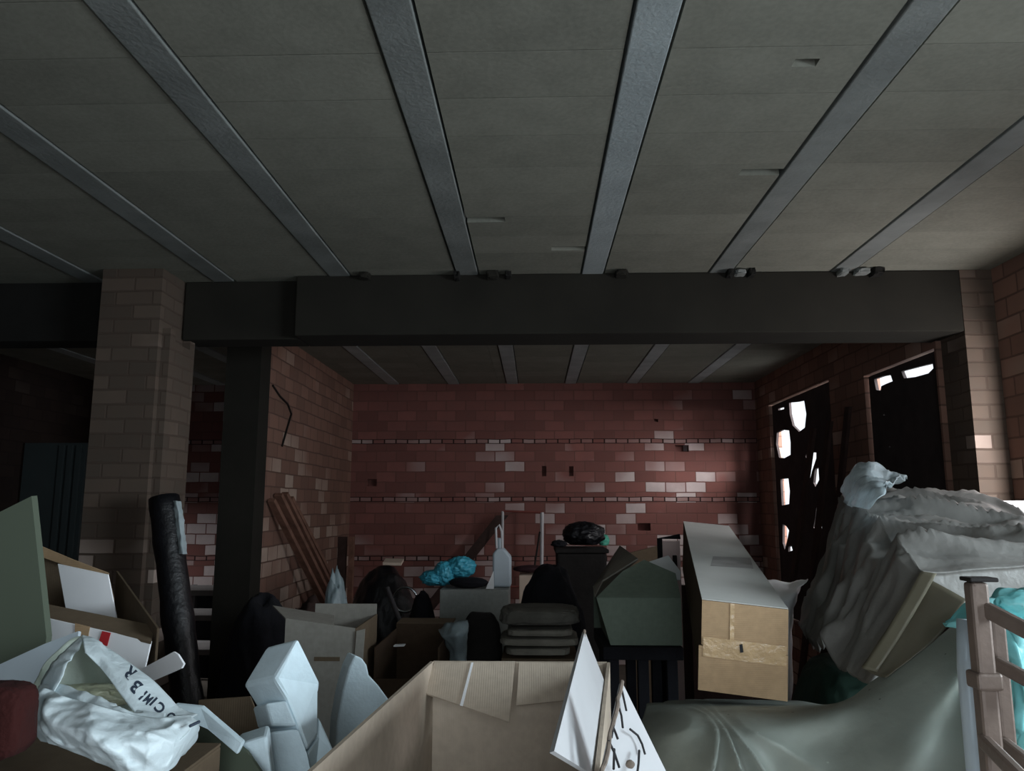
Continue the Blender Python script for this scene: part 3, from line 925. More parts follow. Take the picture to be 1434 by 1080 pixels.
NY, FY = 2.2, 4.05
TL, TR = P(983, 840, NY), P(1096, 861, NY + .0)
BL, BR = P(968, 966, NY), P(1092, 974, NY)
wv = (TR - TL)
wv = Vector((.232, .0, 0))
FLt = P(957, 731, FY)
L = FLt - TL
hv = Vector((-.012, .0, -.243))
hv = hv - L.normalized() * hv.dot(L.normalized())
wv = wv - L.normalized() * wv.dot(L.normalized())
wv.z = -.022
wv.y = -.025
r = thing('long_carton', TL + hv, 'long narrow brown carton with taped end and dusty top', 'box')
part(r, 'carton_body', obox(TL + hv, wv, -hv, L), 'card_dark', bevel=.004)
part(r, 'top_face', obox(TL + Vector((0, 0, .0005)), wv, L, (0, 0, .0025)), plain('dusty_card', srgb(186, 186, 182), .9, .08, 4))
n = -L.normalized()
e = lambda u, v, d=0.0: TL + wv * u + hv * v + n * d
def onend(name, u0, u1, v0, v1, d, t, mat, **k):
    return part(r, name, obox(e(u0, v0, d), wv * (u1 - u0), hv * (v1 - v0), n * t), mat, **k)
ef1 = onend('end_flap', 0, 1.0, 0.0, .495, .002, .004, 'card_brown')
onend('end_flap', -.03, 1.0, .505, 1.0, .002, .006, 'card_brown')
onend('tape_strip', .33, .38, 0.0, .49, .007, .001, 'tape')
onend('tape_strip', .02, .98, .40, .62, .0088, .001, 'tape')
part(ef1, 'torn_hole', prism([e(.44, .44, .0104), e(.475, .43, .0104), e(.49, .52, .0104), e(.45, .53, .0104)], n * .0006), 'ink')
part(r, 'top_dust', prism([TL + L * .3 + wv * .25 + Vector((0, 0, .0034)), TL + L * .32 + wv * .9 + Vector((0, 0, .0034)), TL + L * .45 + wv * .97 + Vector((0, 0, .0034)), TL + L * .42 + wv * .35 + Vector((0, 0, .0034))], (0, 0, .0005)), plain('dust_stain', srgb(150, 148, 146), .95, .2, 12))
# crate that carries its far end
ff = TL + hv + L * .8
one('support_crate', boxg(ff.x + .03, ff.x + .3, ff.y + .03, ff.y + .25, .002, ff.z - .03), 'wood_dark', 'dark crate under the far end of the long brown carton', 'crate', bevel=.004)

# white bag right of it
g = cloth([[P(1066, 812, 3.6), P(1085, 811, 3.62), P(1102, 816, 3.6), P(1117, 812, 3.56), P(1130, 810, 3.5)],
           [P(1072, 830, 3.42), P(1088, 835, 3.38), P(1103, 834, 3.38), P(1114, 832, 3.4), P(1122, 828, 3.48)],
           [P(1085, 868, 3.42), P(1095, 868, 3.36), P(1105, 868, 3.36), P(1108, 866, 3.38), P(1112, 860, 3.46)],
           [P(1085, 985, 3.42), P(1095, 985, 3.36), P(1105, 985, 3.36), P(1107, 985, 3.38), P(1110, 985, 3.46)]], 8, 8, .012, 7, 4)
one('white_bag', g, 'white_sheet', 'small white plastic bag behind the long carton by the tall covered stack', 'bag', smooth=True, solid=.003)

carton('white_bag_carton', P(1083, 868, 3.42).x, P(1119, 868, 3.42).x, 3.38, 3.6, .002, P(1100, 1000, 3.4).z, 'card_dark', 'dark carton behind the long carton, under the small white bag', 'box')
# ------------------------------------------------------------------ covered things at the right
rowsT = [(3.45, [(1120, 880), (1156, 790), (1184, 694), (1255, 692), (1325, 689), (1372, 690), (1416, 742), (1430, 830)]),
         (3.1, [(1128, 890), (1164, 800), (1200, 712), (1270, 709), (1342, 705), (1398, 712), (1448, 762), (1462, 870)]),
         (2.7, [(1140, 905), (1182, 820), (1228, 736), (1290, 727), (1362, 730), (1436, 744), (1506, 780), (1522, 900)]),
         (2.35, [(1164, 925), (1206, 845), (1255, 768), (1322, 760), (1394, 758), (1480, 764), (1590, 774), (1605, 920)]),
         (2.06, [(1205, 945), (1246, 870), (1287, 796), (1350, 786), (1420, 783), (1520, 782), (1655, 782), (1675, 950)])]
rows = [[P(x, y, Y) for x, y in pts] for Y, pts in rowsT]
rows = [[r_[0], r_[1], r_[1].lerp(r_[2], .88), r_[2], r_[2].lerp(r_[3], .12)] + r_[3:] for r_ in rows]
rows.append([Vector((p.x + (.02 if i < 2 else 0), 2.035, p.z - .02)) for i, p in enumerate(rows[-1])])
rows.append([Vector((p.x, 2.03, p.z - .085)) for i, p in enumerate(rows[-1])])
g = cloth(rows, 22, 24, 0, 1, 1)
out = []
for p in g[0]:
    p = Vector(p)
    w = (p.y + .42 * p.x) * 4.6 + .5 * noise.noise(Vector((p.x * 2.2, p.y * 2.2, p.z * 2)))
    f1 = 1 - 2 * abs(noise.noise(Vector((p.x * .9, w, p.z * 1.5 + 3))))
    f2 = 1 - 2 * abs(noise.noise(Vector((p.x * 2.3 + 9, w * 2.1, p.z * 4))))
    edge = min(1.0, max(.25, (p.y - 2.03) * 6))
    f3 = 1 - 2 * abs(noise.noise(Vector((p.x * 3.5 + 4, w * 3.7, p.z * 7))))
    d = (.055 * f1 ** 3 + .03 * f2 * abs(f2) + .012 * f3 + .008 * noise.noise(p * 13)) * edge - .02
    out.append(p + Vector((-.35, -.1, 1)) * d)
r = thing('covered_stack', (1.6, 2.7, .002), 'tall stack at the right wall draped in a dusty grey plastic sheet', 'stack')
part(r, 'dust_sheet', (out, g[1]), 'sheet_grey', smooth=True, solid=.003)
part(r, 'packing_case', boxg(1.46, 1.76, 2.45, 3.1, .002, 1.2), 'wood_dark', bevel=.004)
r = thing('tarp_bundle', (1.13, 2.95, 0), 'dark green wrapped bundle below the dusty grey sheet', 'bundle')
g = blob((1.13, 2.95, .5), (.17, .26, .49), 31, .06, 1.8, .97, 5, .6)
part(r, 'bundle_body', g, 'green_tarp', smooth=True)
# bunched clear film on the back corner
g = cloth([[P(1176, 712, 3.3), P(1192, 684, 3.3), P(1214, 676, 3.32), P(1236, 688, 3.3), P(1262, 694, 3.2)],
           [P(1182, 730, 3.05), P(1200, 700, 3.0), P(1218, 698, 3.0), P(1238, 704, 2.98), P(1258, 698, 2.98)],
           [P(1190, 735, 2.85), P(1206, 722, 2.75), P(1220, 716, 2.7), P(1234, 714, 2.75), P(1246, 706, 2.8)],
           [P(1214, 740, 2.6), P(1220, 730, 2.55), P(1228, 724, 2.55), P(1236, 720, 2.6), P(1242, 712, 2.7)]], 8, 8, .035, 6, 9, (0, 0, 1))
one('clear_film', [[Vector(p) + Vector((-.01, -.08, .06)) for p in g[0]], g[1]], 'sheet_clear', 'shiny clear plastic film bunched on the back corner of the dusty sheet', 'film', smooth=True, solid=.002)
# bright white board on the right
a = P(1395, 738, 3.6)
one('white_board', obox((P(1397, 712, 3.55).x, 3.55, .002), (2.4 - P(1397, 712, 3.55).x, 0, 0), (0, .03, 0), (0, 0, P(1415, 702, 3.55).z)), 'white_sheet', 'bright white board standing at the right wall behind the covered stack', 'board')

# lower plastic sheet across the front
ru = [[P(1206, 934, 1.98), P(1226, 905, 1.98), P(1256, 858, 1.985), P(1291, 806, 1.985)],
      [P(1224, 945, 1.95), P(1256, 915, 1.94), P(1290, 870, 1.935), P(1322, 822, 1.94)],
      [P(1240, 948, 1.92), P(1275, 922, 1.91), P(1315, 890, 1.9), P(1354, 840, 1.9)]]
r = thing('draped_crate', (1.0, 1.9, .0), 'low crate draped in a large dusty translucent plastic sheet, under the long carton', 'crate')
part(r, 'raised_fold', cloth(ru, 8, 8, .004, 8, 3), 'sheet_brown', smooth=True, solid=.002)
pr = [(1207, 936), (1230, 902), (1258, 856), (1290, 800)]
hem = [P(x, y, 1.968) for x, y in pr]
part(r, 'fold_edge', cloth([hem, [h + Vector((.026, -.022, -.004)) for h in hem]], 8, 4, .003, 9, 2), 'sheet_hem', smooth=True, solid=.002)
rows = [[P(908, 985, 2.45), P(962, 974, 2.45), P(1030, 974, 2.45), P(1116, 976, 2.45), P(1176, 976, 2.08), P(1236, 948, 1.99), P(1308, 894, 1.94), P(1356, 852, 1.91)],
        [P(904, 990, 2.3), P(960, 988, 2.14), P(1030, 988, 2.13), P(1118, 987, 2.09), P(1184, 976, 2.03), P(1242, 948, 1.94), P(1315, 896, 1.9), P(1366, 856, 1.88)],
        [P(896, 1010, 2.15), P(950, 1008, 2.0), P(1028, 1010, 1.95), P(1100, 1010, 1.93), P(1182, 995, 1.88), P(1250, 975, 1.84), P(1320, 935, 1.8), P(1370, 890, 1.8)],
        [P(888, 1045, 2.05), P(938, 1040, 1.93), P(1022, 1040, 1.85), P(1100, 1045, 1.86), P(1184, 1040, 1.82), P(1256, 1030, 1.76), P(1326, 1010, 1.74), P(1374, 990, 1.74)],
        [P(880, 1120, 1.95), P(925, 1120, 1.87), P(1015, 1120, 1.78), P(1098, 1120, 1.8), P(1186, 1120, 1.75), P(1262, 1115, 1.7), P(1330, 1110, 1.68), P(1378, 1105, 1.68)],
        [P(870, 1300, 1.95), P(920, 1300, 1.87), P(1010, 1300, 1.78), P(1098, 1300, 1.8), P(1186, 1300, 1.75), P(1262, 1300, 1.7), P(1330, 1300, 1.68), P(1380, 1300, 1.68)]]
# pleats that fan out from the carton's corner and from the raised corner
RR = []
for c in (1, 2, 3):
    for i_, dz in ((0, .012), (1, .008), (2, .0)):
        rows[i_][c].z -= dz
rows[0][4].z -= .02
rows[1][4].z -= .012
g = cloth(rows, 24, 16, 0, 1, 1)
apexA, apexB = P(985, 975, 2.1), P(1385, 830, 1.87)
out = []
for p in g[0]:
    va, vb = p - apexA, p - apexB
    aa = math.atan2(va.x, -va.z + 1e-6)
    ab = math.atan2(-vb.x, -vb.z + 1e-6)
    wa = min(1, max(0, -va.z) * 10) * math.exp(-(va.x / .26) ** 2)
    wb = min(1, max(0, -vb.z) * 4) * math.exp(-((vb.x + .1) / .35) ** 2)
    d = .03 * wa * (1 - 2 * abs(math.sin(aa * 5.5)) ** .8) + .05 * wb * (1 - 2 * abs(math.sin(ab * 4.6 + .9)) ** .6) + .035 * math.exp(-((ab - .72) / .09) ** 2) * min(1, max(0, -vb.z) * 8) + .02 * math.exp(-((ab - 1.02) / .1) ** 2) * min(1, max(0, -vb.z) * 8) + crumple(p, 2, 5, .007)
    out.append(p + Vector((.15, -1, .2)) * d)
part(r, 'hanging_front', (out, g[1]), 'sheet_front', smooth=True, solid=.002)
part(r, 'crate_body', boxg(.47, .88, 2.17, 2.42, .002, .9), 'wood_dark', bevel=.004)

# turquoise bags and the metal frame
g = cloth([[P(1312, 858, 1.72), P(1345, 836, 1.7), P(1385, 822, 1.72), P(1420, 818, 1.74), P(1470, 818, 1.75)],
           [P(1320, 872, 1.62), P(1352, 865, 1.58), P(1392, 850, 1.56), P(1430, 850, 1.56), P(1480, 850, 1.6)],
           [P(1345, 890, 1.62), P(1375, 905, 1.56), P(1405, 900, 1.52), P(1440, 905, 1.5), P(1490, 905, 1.55)],
           [P(1385, 905, 1.62), P(1400, 950, 1.57), P(1420, 960, 1.52), P(1445, 965, 1.5), P(1495, 960, 1.55)],
           [P(1398, 930, 1.62), P(1410, 1010, 1.57), P(1425, 1020, 1.53), P(1450, 1020, 1.52), P(1500, 1020, 1.55)],
           [P(1408, 960, 1.62), P(1416, 1060, 1.6), P(1430, 1072, 1.58), P(1455, 1075, 1.57), P(1505, 1075, 1.6)]], 10, 10, .035, 5.5, 12)
r = thing('turquoise_bag', (P(1420, 950, 1.6).x, 1.6, P(1416, 1075, 1.6).z), 'bright turquoise crumpled plastic bags hanging behind the brown metal frame', 'bag')
part(r, 'bag_film', g, 'turq', smooth=True, solid=.002)
part(r, 'knot', blob(P(1400, 838, 1.66) + Vector((0, -.09, 0)), (.05, .03, .022), 5, .3, 2, 0, 4), 'turq', smooth=True)
one('side_carton', boxg(1.13, 1.6, 1.64, 1.95, .002, P(1416, 1085, 1.6).z), 'card_dark', 'dark carton under the turquoise bags at the right edge', 'box', bevel=.004)

FYm = 1.38
p0 = P(1366, 815, FYm)
r = thing('metal_frame', (p0.x, FYm, 0), 'brown painted tubular metal frame with sloping rails at the right edge', 'frame')
def ppx(pts):
    return [P(*q) for q in pts]
part(r, 'post', boxg(p0.x - .015, p0.x + .015, FYm - .015, FYm + .015, .002, p0.z), 'rust_metal', bevel=.006)
part(r, 'post_cap', boxg(p0.x - .018, p0.x + .03, FYm - .018, FYm + .018, p0.z + .001, p0.z + .008), 'wire', bevel=.002)
p1 = P(1400, 880, 1.44)
part(r, 'post', boxg(p1.x - .013, p1.x + .013, 1.44, 1.466, .002, P(1400, 855, 1.44).z), 'rust_metal', bevel=.005)
def rail(a, b, w, h):
    a, b = Vector(a), Vector(b)
    dx = (b - a)
    s = dx.cross(Vector((0, 0, 1))).normalized() * w
    u = s.cross(dx).normalized() * h
    return obox(a - s / 2 - u / 2, s, u, dx)
part(r, 'rail', rail(P(1376, 851, FYm), P(1500, 916, 1.22), .018, .026), 'rust_metal', bevel=.005)
part(r, 'rail', rail(P(1394, 928, 1.43), P(1500, 985, 1.3), .018, .024), 'rust_metal', bevel=.005)
part(r, 'rail', rail(P(1376, 1036, FYm), P(1470, 1130, 1.2), .018, .024), 'rust_metal', bevel=.005)
part(r, 'rail', rail(P(1404, 1040, 1.44), P(1500, 1115, 1.3), .018, .022), 'rust_metal', bevel=.005)
part(r, 'collar', boxg(p0.x - .021, p0.x + .021, FYm - .021, FYm + .021, P(1370, 965, FYm).z, P(1370, 940, FYm).z), 'rust_metal', bevel=.005)
c = P(1352, 910, 1.6)
one('white_pipe', tube([P(1351, 868, 1.48), P(1352, 935, 1.48), (P(1353, 930, 1.48).x, 1.48, .003)], .014, 12), 'pale_plastic', 'short white plastic pipe standing just behind the brown metal post', 'pipe', smooth=True)

# ------------------------------------------------------------------ big open carton in front
YB2 = 1.9
bl, brr = P(607, 925, YB2), P(850, 929, YB2)
zt = (bl.z + brr.z) / 2
xl, xr = bl.x, brr.x
fy = 1.11
r = thing('big_carton', ((xl + xr) / 2, 1.5, 0), 'large open tan carton in the front centre with folded flaps', 'box')
T = .007
part(r, 'back_panel', boxg(xl, xr, YB2, YB2 + T, .002, zt), 'card_tan')
fl = P(452, 1080, 1.12)
lf = Vector((fl.x - .02, fy, zt))
part(r, 'side_panel', prism([(xl, YB2 - .001, .002), (xl, YB2 - .001, zt), (lf.x, fy, zt), (lf.x, fy, .002)], (-T, 0, 0)), 'card_tan')
rf = Vector((P(838, 1085, 1.15).x, fy, zt))
part(r, 'side_panel', prism([(xr, YB2 - .001, .002), (xr, YB2 - .001, zt), (rf.x - .01, fy, zt), (rf.x - .01, fy, .002)], (T, 0, 0)), 'card_tan')
part(r, 'front_panel', boxg(lf.x, rf.x - .02, fy - T - .001, fy - .001, .002, .98), 'card_tan')
part(r, 'bottom_panel', boxg(xl + .002, xr - .09, fy + .01, YB2 - .003, .55, .557), 'card_brown')
part(r, 'flap', panel([(xl + .003, YB2 - .004, zt - .002), P(721, 926, YB2 - .004), P(713, 1011, YB2 - .13), P(588, 968, YB2 - .16)], .005), 'card_tan')
cr1 = P(656, 930, YB2 - .02)
fn = (P(721, 926, YB2 - .004) - P(607, 926, YB2 - .004)).cross(P(713, 1011, YB2 - .13) - P(607, 926, YB2 - .004)).normalized()
def onflap(px, py):
    d = ray(px, py)
    return CAM + d * ((P(607, 926, YB2 - .004) - CAM).dot(fn) / d.dot(fn)) - d * .003
part(r, 'tape_strip', panel([onflap(660, 928), onflap(663, 928), onflap(648, 989), onflap(644, 988)], .001), 'card_white')
part(r, 'flap', panel([P(727, 927, YB2 - .006), (xr - .01, YB2 - .006, zt - .003), P(845, 975, YB2 - .05), P(723, 988, YB2 - .03)], .005), 'card_tan')
f = part(r, 'flap', panel([P(819, 884, 1.72), P(852, 968, 1.72), P(838, 1090, 1.18), P(776, 1052, 1.2)], .006), 'card_flap')
f['label'] = 'upright white flap'
fa, fb, fd, fc = P(819, 884, 1.72), P(852, 968, 1.72), P(776, 1052, 1.2), P(838, 1090, 1.18)
def ragged(a, b, seed, amp=.0012, n=14):
    rr = random.Random(seed)
    return [a.lerp(b, i / n) + Vector((rr.uniform(-amp, amp), -.001, rr.uniform(-amp, amp))) for i in range(n + 1)]
part(f, 'flap_edge', tube(ragged(fa, fd, 1), .0034, 6), 'card_edge')
part(f, 'flap_edge', tube(ragged(fd, fc, 2), .003, 6), 'card_edge')

# second white flap: marked carton
r = thing('marked_carton', (P(880, 1040, 1.1).x, 1.1, 0), 'white carton with black ink marks beside the upright white flap', 'box')
A, B, Cc, D = P(871, 955, 1.2), P(940, 1095, 1.13), P(900, 1200, 1.0), P(842, 1090, .985)
mpn = part(r, 'marked_panel', panel([A, B, Cc, D], .006), 'card_flap')
nrm = (B - A).cross(D - A).normalized()
if nrm.dot(CAM - A) < 0:
    nrm = -nrm
def onp(px, py):
    d = ray(px, py)
    t = (A - CAM).dot(nrm) / d.dot(nrm)
    return CAM + d * t + nrm * .0015
for st in (((870, 968), (873, 982), (876, 996)), ((866, 993), (869, 1003), (871, 1020)), ((857, 1018), (861, 1028), (864, 1036)), ((855, 1034), (858, 1017)),
           ((881, 1022), (892, 1031), (898, 1043), (902, 1057)), ((851, 1038), (859, 1055), (866, 1076)), ((894, 1052), (893, 1070), (891, 1085)), ((859, 1050), (858, 1078))):
    part(mpn, 'ink_mark', tube([onp(*q) for q in st], .0016, 6), 'ink')
part(r, 'carton_body', boxg(A.x + .02, A.x + .2, 1.0, 1.2, .002, .98), 'card_white', bevel=.004)
part(mpn, 'torn_edge', tube(ragged(A, D, 5), .003, 6), 'card_edge')
part(r, 'knob', blob(onp(877, 1074) + nrm * .005, (.0055, .004, .005), 3, .15, 2, 0, 3), 'card_edge', smooth=True)

# ------------------------------------------------------------------ foam
def polyfoam(name, face, Ys, ext):
    return prism([P(x, y, Ys if not isinstance(Ys, list) else Ys[i]) for i, (x, y) in enumerate(face)], ext)


Yf = 1.55
r = thing('foam_block', (P(410, 1000, Yf).x, Yf, P(410, 1120, Yf).z), 'white moulded foam packing block with a stepped side, standing on end', 'foam')
c = [(418, 893), (449, 956), (447, 968), (439, 984), (445, 1003), (446, 1030), (431, 1052), (418, 1018), (402, 979), (384, 950)]
dY = [0.02, .10, .105, .10, .09, .08, .02, .015, .01, 0.0]
ext = P(340, 960, Yf + .06) - P(384, 950, Yf)
part(r, 'foam_head', prism([P(x, y, Yf + d) for (x, y), d in zip(c, dY)], ext), 'styro', bevel=.007)
st = [(419, 1019), (432, 1053), (452, 1130), (400, 1130), (400, 1010)]
part(r, 'foam_step', prism([P(x, y, Yf + .008) for x, y in [(402, 981), (417, 1017), (380, 1017), (372, 985)]], ext * .8 + Vector((.02, .01, 0))), 'styro', bevel=.005)
part(r, 'foam_foot', prism([P(x, y, Yf + .012) for x, y in [(418.5, 1020), (431, 1054), (450, 1140), (400, 1140), (380, 1025)]], ext * .75), 'styro', bevel=.005)
part(r, 'foam_heel', prism([P(447, 1004, Yf + .1), P(469, 1053, Yf + .1), P(462, 1140, Yf + .06), P(434, 1140, Yf + .03), P(432, 1054, Yf + .03), P(446, 1032, Yf + .09)], ext * .25), 'styro', bevel=.004)
one('foam_offcut', prism([P(330, 1044, 1.42), P(374, 1030, 1.42), P(394, 1185, 1.42), P(345, 1185, 1.42)], (-.02, .07, .0)), 'styro', 'low white foam piece wedged left of the stepped foam block', 'foam', bevel=.006)
sh = [(497, 918), (507, 922), (514, 932), (517, 946), (530, 960), (546, 982), (540, 995), (540, 1100), (474, 1100), (470, 1048), (472, 1012), (480, 968), (489, 935)]
random.seed(3)
one('foam_shard', prism([P(x, y, 2.02 + .03 * (y - 918) / 180) for x, y in sh], (-.03, .045, 0)), 'styro', 'pointed broken white foam shard behind the big tan carton', 'foam', bevel=.004)
ct = P(500, 1100, 2.04)
carton('under_carton', P(440, 1000, 2.0).x, xl - .06, 1.98, 2.3, .002, ct.z - .01, 'card_dark', 'dark carton under the pointed foam shard', 'box')

# ------------------------------------------------------------------ left front
# base cartons that carry bag and foam
zb = P(120, 1062, 1.15).z
carton('brown_carton', -1.2, P(262, 1062, 1.2).x, 1.0, 1.33, .002, zb - .03, 'card_dark', 'dark brown closed carton under the white plastic bag', 'box')
carton('board_carton', -1.35, -.72, 1.37, 1.59, .002, 1.143, 'card_dark', 'dark brown carton holding up the grey green board and pale plastic sheet', 'box')
zfo = P(410, 1120, Yf).z
carton('foam_carton', P(315, 1080, 1.4).x - .0, P(478, 1080, 1.5).x, 1.38, 1.75, .002, zfo - .06, 'card_dark', 'dark carton carrying the stepped foam block', 'box')

Yw = 1.62
r = thing('white_carton', (P(130, 900, Yw).x, Yw + .15, 0), 'open white printed carton with brown flaps behind the white plastic bag', 'box')
p = [P(64, 866, Yw), P(211, 900, Yw)]
wfp = part(r, 'front_panel', prism([P(64, 866, Yw), P(211, 899, Yw), P(196, 965, Yw), (P(196, 965, Yw).x, Yw, .004), (P(70, 965, Yw).x, Yw, .004), P(66, 930, Yw)], (0, .006, 0)), 'card_white')
part(r, 'flap', panel([P(60, 845, Yw + .09), P(217, 876, Yw + .09), P(212, 899, Yw - .002), P(66, 866, Yw - .002)], .005), 'card_dark')
part(wfp, 'tape_strip', panel([P(105, 873, Yw - .002), P(126, 878, Yw - .002), P(116, 930, Yw - .002), P(104, 930, Yw - .002)], .001), 'card_brown')
part(wfp, 'red_mark', panel([P(143, 884, Yw - .002), P(155, 886.5, Yw - .002), P(150, 905, Yw - .002), P(137, 902, Yw - .002)], .001), 'red_print')
yk = Yw + .42
part(r, 'rim_strip', panel([P(50, 762, yk - .01), P(100, 783, yk - .01), P(152, 803, yk - .01), P(150, 812, yk - .012), P(100, 795, yk - .012), P(52, 778, yk - .012)], .004), 'card_brown')
part(r, 'back_panel', prism([P(52, 763, yk), P(100, 784, yk), P(150, 802, yk), P(166, 870, yk), (P(166, 870, yk).x, yk, .004), (P(52, 870, yk).x, yk, .004)], (0, .006, 0)), 'card_dark')
part(r, 'side_panel', prism([P(220, 880, Yw + .012), (P(214, 880, Yw).x, Yw + .012, .004), (P(166, 860, yk).x, yk - .004, .004), P(163, 800, yk - .004)], (.005, 0, 0)), 'card_dark')
f = part(r, 'flap', panel([P(198, 937, Yw - .004), P(243, 913, Yw - .03), P(249, 917, Yw - .035), P(257, 930, Yw - .05), P(254, 936, Yw - .05), P(208, 956, Yw - .02)], .005), 'card_white')
f['label'] = 'white side flap'
one('white_card', panel([P(81, 790, Yw + .2), P(151, 805, Yw + .2), P(163, 866, Yw + .2), P(168, 900, Yw + .2), P(98, 885, Yw + .2), P(91, 846, Yw + .2)], .004), 'card_white', 'plain white card standing inside the open white carton', 'card')

one('green_board', panel([P(-70, 752, 1.43), P(44, 695, 1.43), P(65, 893, 1.45), P(62, 915, 1.45), P(-60, 1004, 1.45)], .018), 'board_green', 'smooth grey green board standing upright at the far left edge', 'board')
# pale foam sheet below the board
one('foam_sheet', panel([P(-60, 985, 1.385), P(-10, 935, 1.4), P(62, 902, 1.408), P(110, 884, 1.415), P(100, 960, 1.4), P(20, 1010, 1.385)], .008), 'pale_plastic', 'pale plastic sheet lying below the grey green board', 'sheet')
one('red_pouch', blob(P(6, 1008, 1.04) + Vector((-.028, 0, .0)), (.062, .03, .046), 5, .07, 1.6, 0, 5, .5), 'red_cloth', 'dark red cloth pouch at the far left edge by the white bag', 'pouch', smooth=True)

# white plastic bag
Yb = 1.16
r = thing('plastic_bag', (P(170, 1000, Yb).x, Yb, zb), 'crumpled white plastic bag with dark printed letters, open at the top', 'bag')
body = [[P(50, 985, 1.24), P(72, 968, 1.19), P(105, 980, 1.16), P(150, 992, 1.14), P(190, 1002, 1.15), P(232, 1008, 1.17), P(268, 1003, 1.2), P(284, 1014, 1.25)],
        [P(48, 1000, 1.22), P(72, 995, 1.14), P(105, 1008, 1.11), P(150, 1020, 1.09), P(195, 1028, 1.1), P(236, 1030, 1.12), P(272, 1020, 1.17), P(286, 1024, 1.24)],
        [P(52, 1022, 1.22), P(76, 1025, 1.13), P(110, 1036, 1.09), P(152, 1048, 1.07), P(196, 1054, 1.08), P(238, 1050, 1.11), P(268, 1042, 1.17), P(280, 1042, 1.24)],
        [P(62, 1038, 1.24), P(85, 1044, 1.15), P(120, 1058, 1.11), P(158, 1074, 1.1), P(200, 1090, 1.1), P(238, 1086, 1.13), P(262, 1064, 1.18), P(272, 1056, 1.24)]]
bg = cloth(body, 20, 22, 0, 1, 1)
ob = []
for p in bg[0]:
    p = Vector(p)
    w = (p.z + .42 * p.x) * 22 + 1.1 * noise.noise(p * 9)
    f1 = 1 - 2 * abs(noise.noise(Vector((p.x * 5, w * .55, 2.0))))
    f2 = 1 - 2 * abs(noise.noise(Vector((p.x * 13, w * 1.3, 7.0))))
    ob.append(p + Vector((.1, -1, .35)) * (.02 * f1 + .012 * f2 + .006 * noise.noise(p * 55) + (.02 * (1 - 2 * abs(noise.noise(p * 17 + Vector((3, 1, 5))))) if p.x > -.58 else 0) * min(1, max(0, (p.x + .58) * 14))))
rim = [[P(58, 962, 1.245), P(90, 962, 1.225), P(130, 976, 1.2), P(165, 988, 1.195), P(196, 999, 1.195), P(232, 1005, 1.195)],
       [P(56, 973, 1.235), P(88, 976, 1.205), P(128, 987, 1.18), P(163, 996, 1.175), P(194, 1005, 1.18), P(230, 1009, 1.19)],
       [P(56, 986, 1.24), P(88, 990, 1.21), P(128, 998, 1.185), P(163, 1004, 1.18), P(194, 1010, 1.185), P(230, 1013, 1.195)]]
part(r, 'bag_rim', cloth(rim, 12, 8, .007, 16, 9, (0, -1, 0)), 'bag_white', smooth=True, solid=.0012)
part(r, 'bag_body', (ob, bg[1]), 'bag_white', smooth=True, solid=.0015)
back = [[P(52, 945, 1.30), P(72, 922, 1.33), P(94, 900, 1.35), P(113, 892, 1.36), P(130, 902, 1.35), P(150, 918, 1.34)],
        [P(48, 962, 1.27), P(72, 950, 1.33), P(100, 935, 1.36), P(120, 930, 1.37), P(140, 935, 1.36), P(162, 945, 1.34)],
        [P(48, 980, 1.25), P(75, 975, 1.32), P(105, 972, 1.35), P(130, 972, 1.36), P(155, 975, 1.34), P(182, 985, 1.32)],
        [P(52, 1000, 1.23), P(78, 1005, 1.29), P(108, 1010, 1.31), P(135, 1012, 1.31), P(160, 1012, 1.3), P(190, 1015, 1.28)]]
part(r, 'bag_back', cloth(back, 8, 8, .012, 9, 8), film('bag_inside', srgb(170, 180, 168), .45, .25, 0, 9, .4, .12), smooth=True, solid=.0015)
lip = [[P(50, 982, 1.235), P(58, 950, 1.25), P(74, 925, 1.27), P(95, 902, 1.3), P(113, 891, 1.33)],
       [P(66, 972, 1.2), P(78, 955, 1.21), P(90, 938, 1.23), P(102, 918, 1.27), P(115, 897, 1.31)]]
part(r, 'bag_lip', cloth(lip, 10, 6, .008, 14, 4), 'bag_white', smooth=True, solid=.0015)
flap = [[P(114, 890, 1.33), P(136, 897, 1.32), P(158, 913, 1.31), P(190, 935, 1.29), P(222, 962, 1.27), P(250, 990, 1.25), P(276, 1002, 1.24)],
        [P(117, 903, 1.29), P(138, 915, 1.28), P(160, 937, 1.26), P(184, 958, 1.245), P(210, 980, 1.235), P(236, 1000, 1.22), P(262, 1010, 1.21)],
        [P(119, 914, 1.27), P(140, 935, 1.26), P(156, 955, 1.24), P(172, 978, 1.22), P(190, 1000, 1.2), P(215, 1012, 1.19), P(250, 1016, 1.19)]]
fg = cloth(flap, 10, 10, .0022, 9, 5, (0, -1, 0))
pfl = part(r, 'printed_flap', fg, 'bag_white', smooth=True, solid=.0012)
tree = BVHTree.FromPolygons([tuple(v) for v in fg[0]], fg[1])


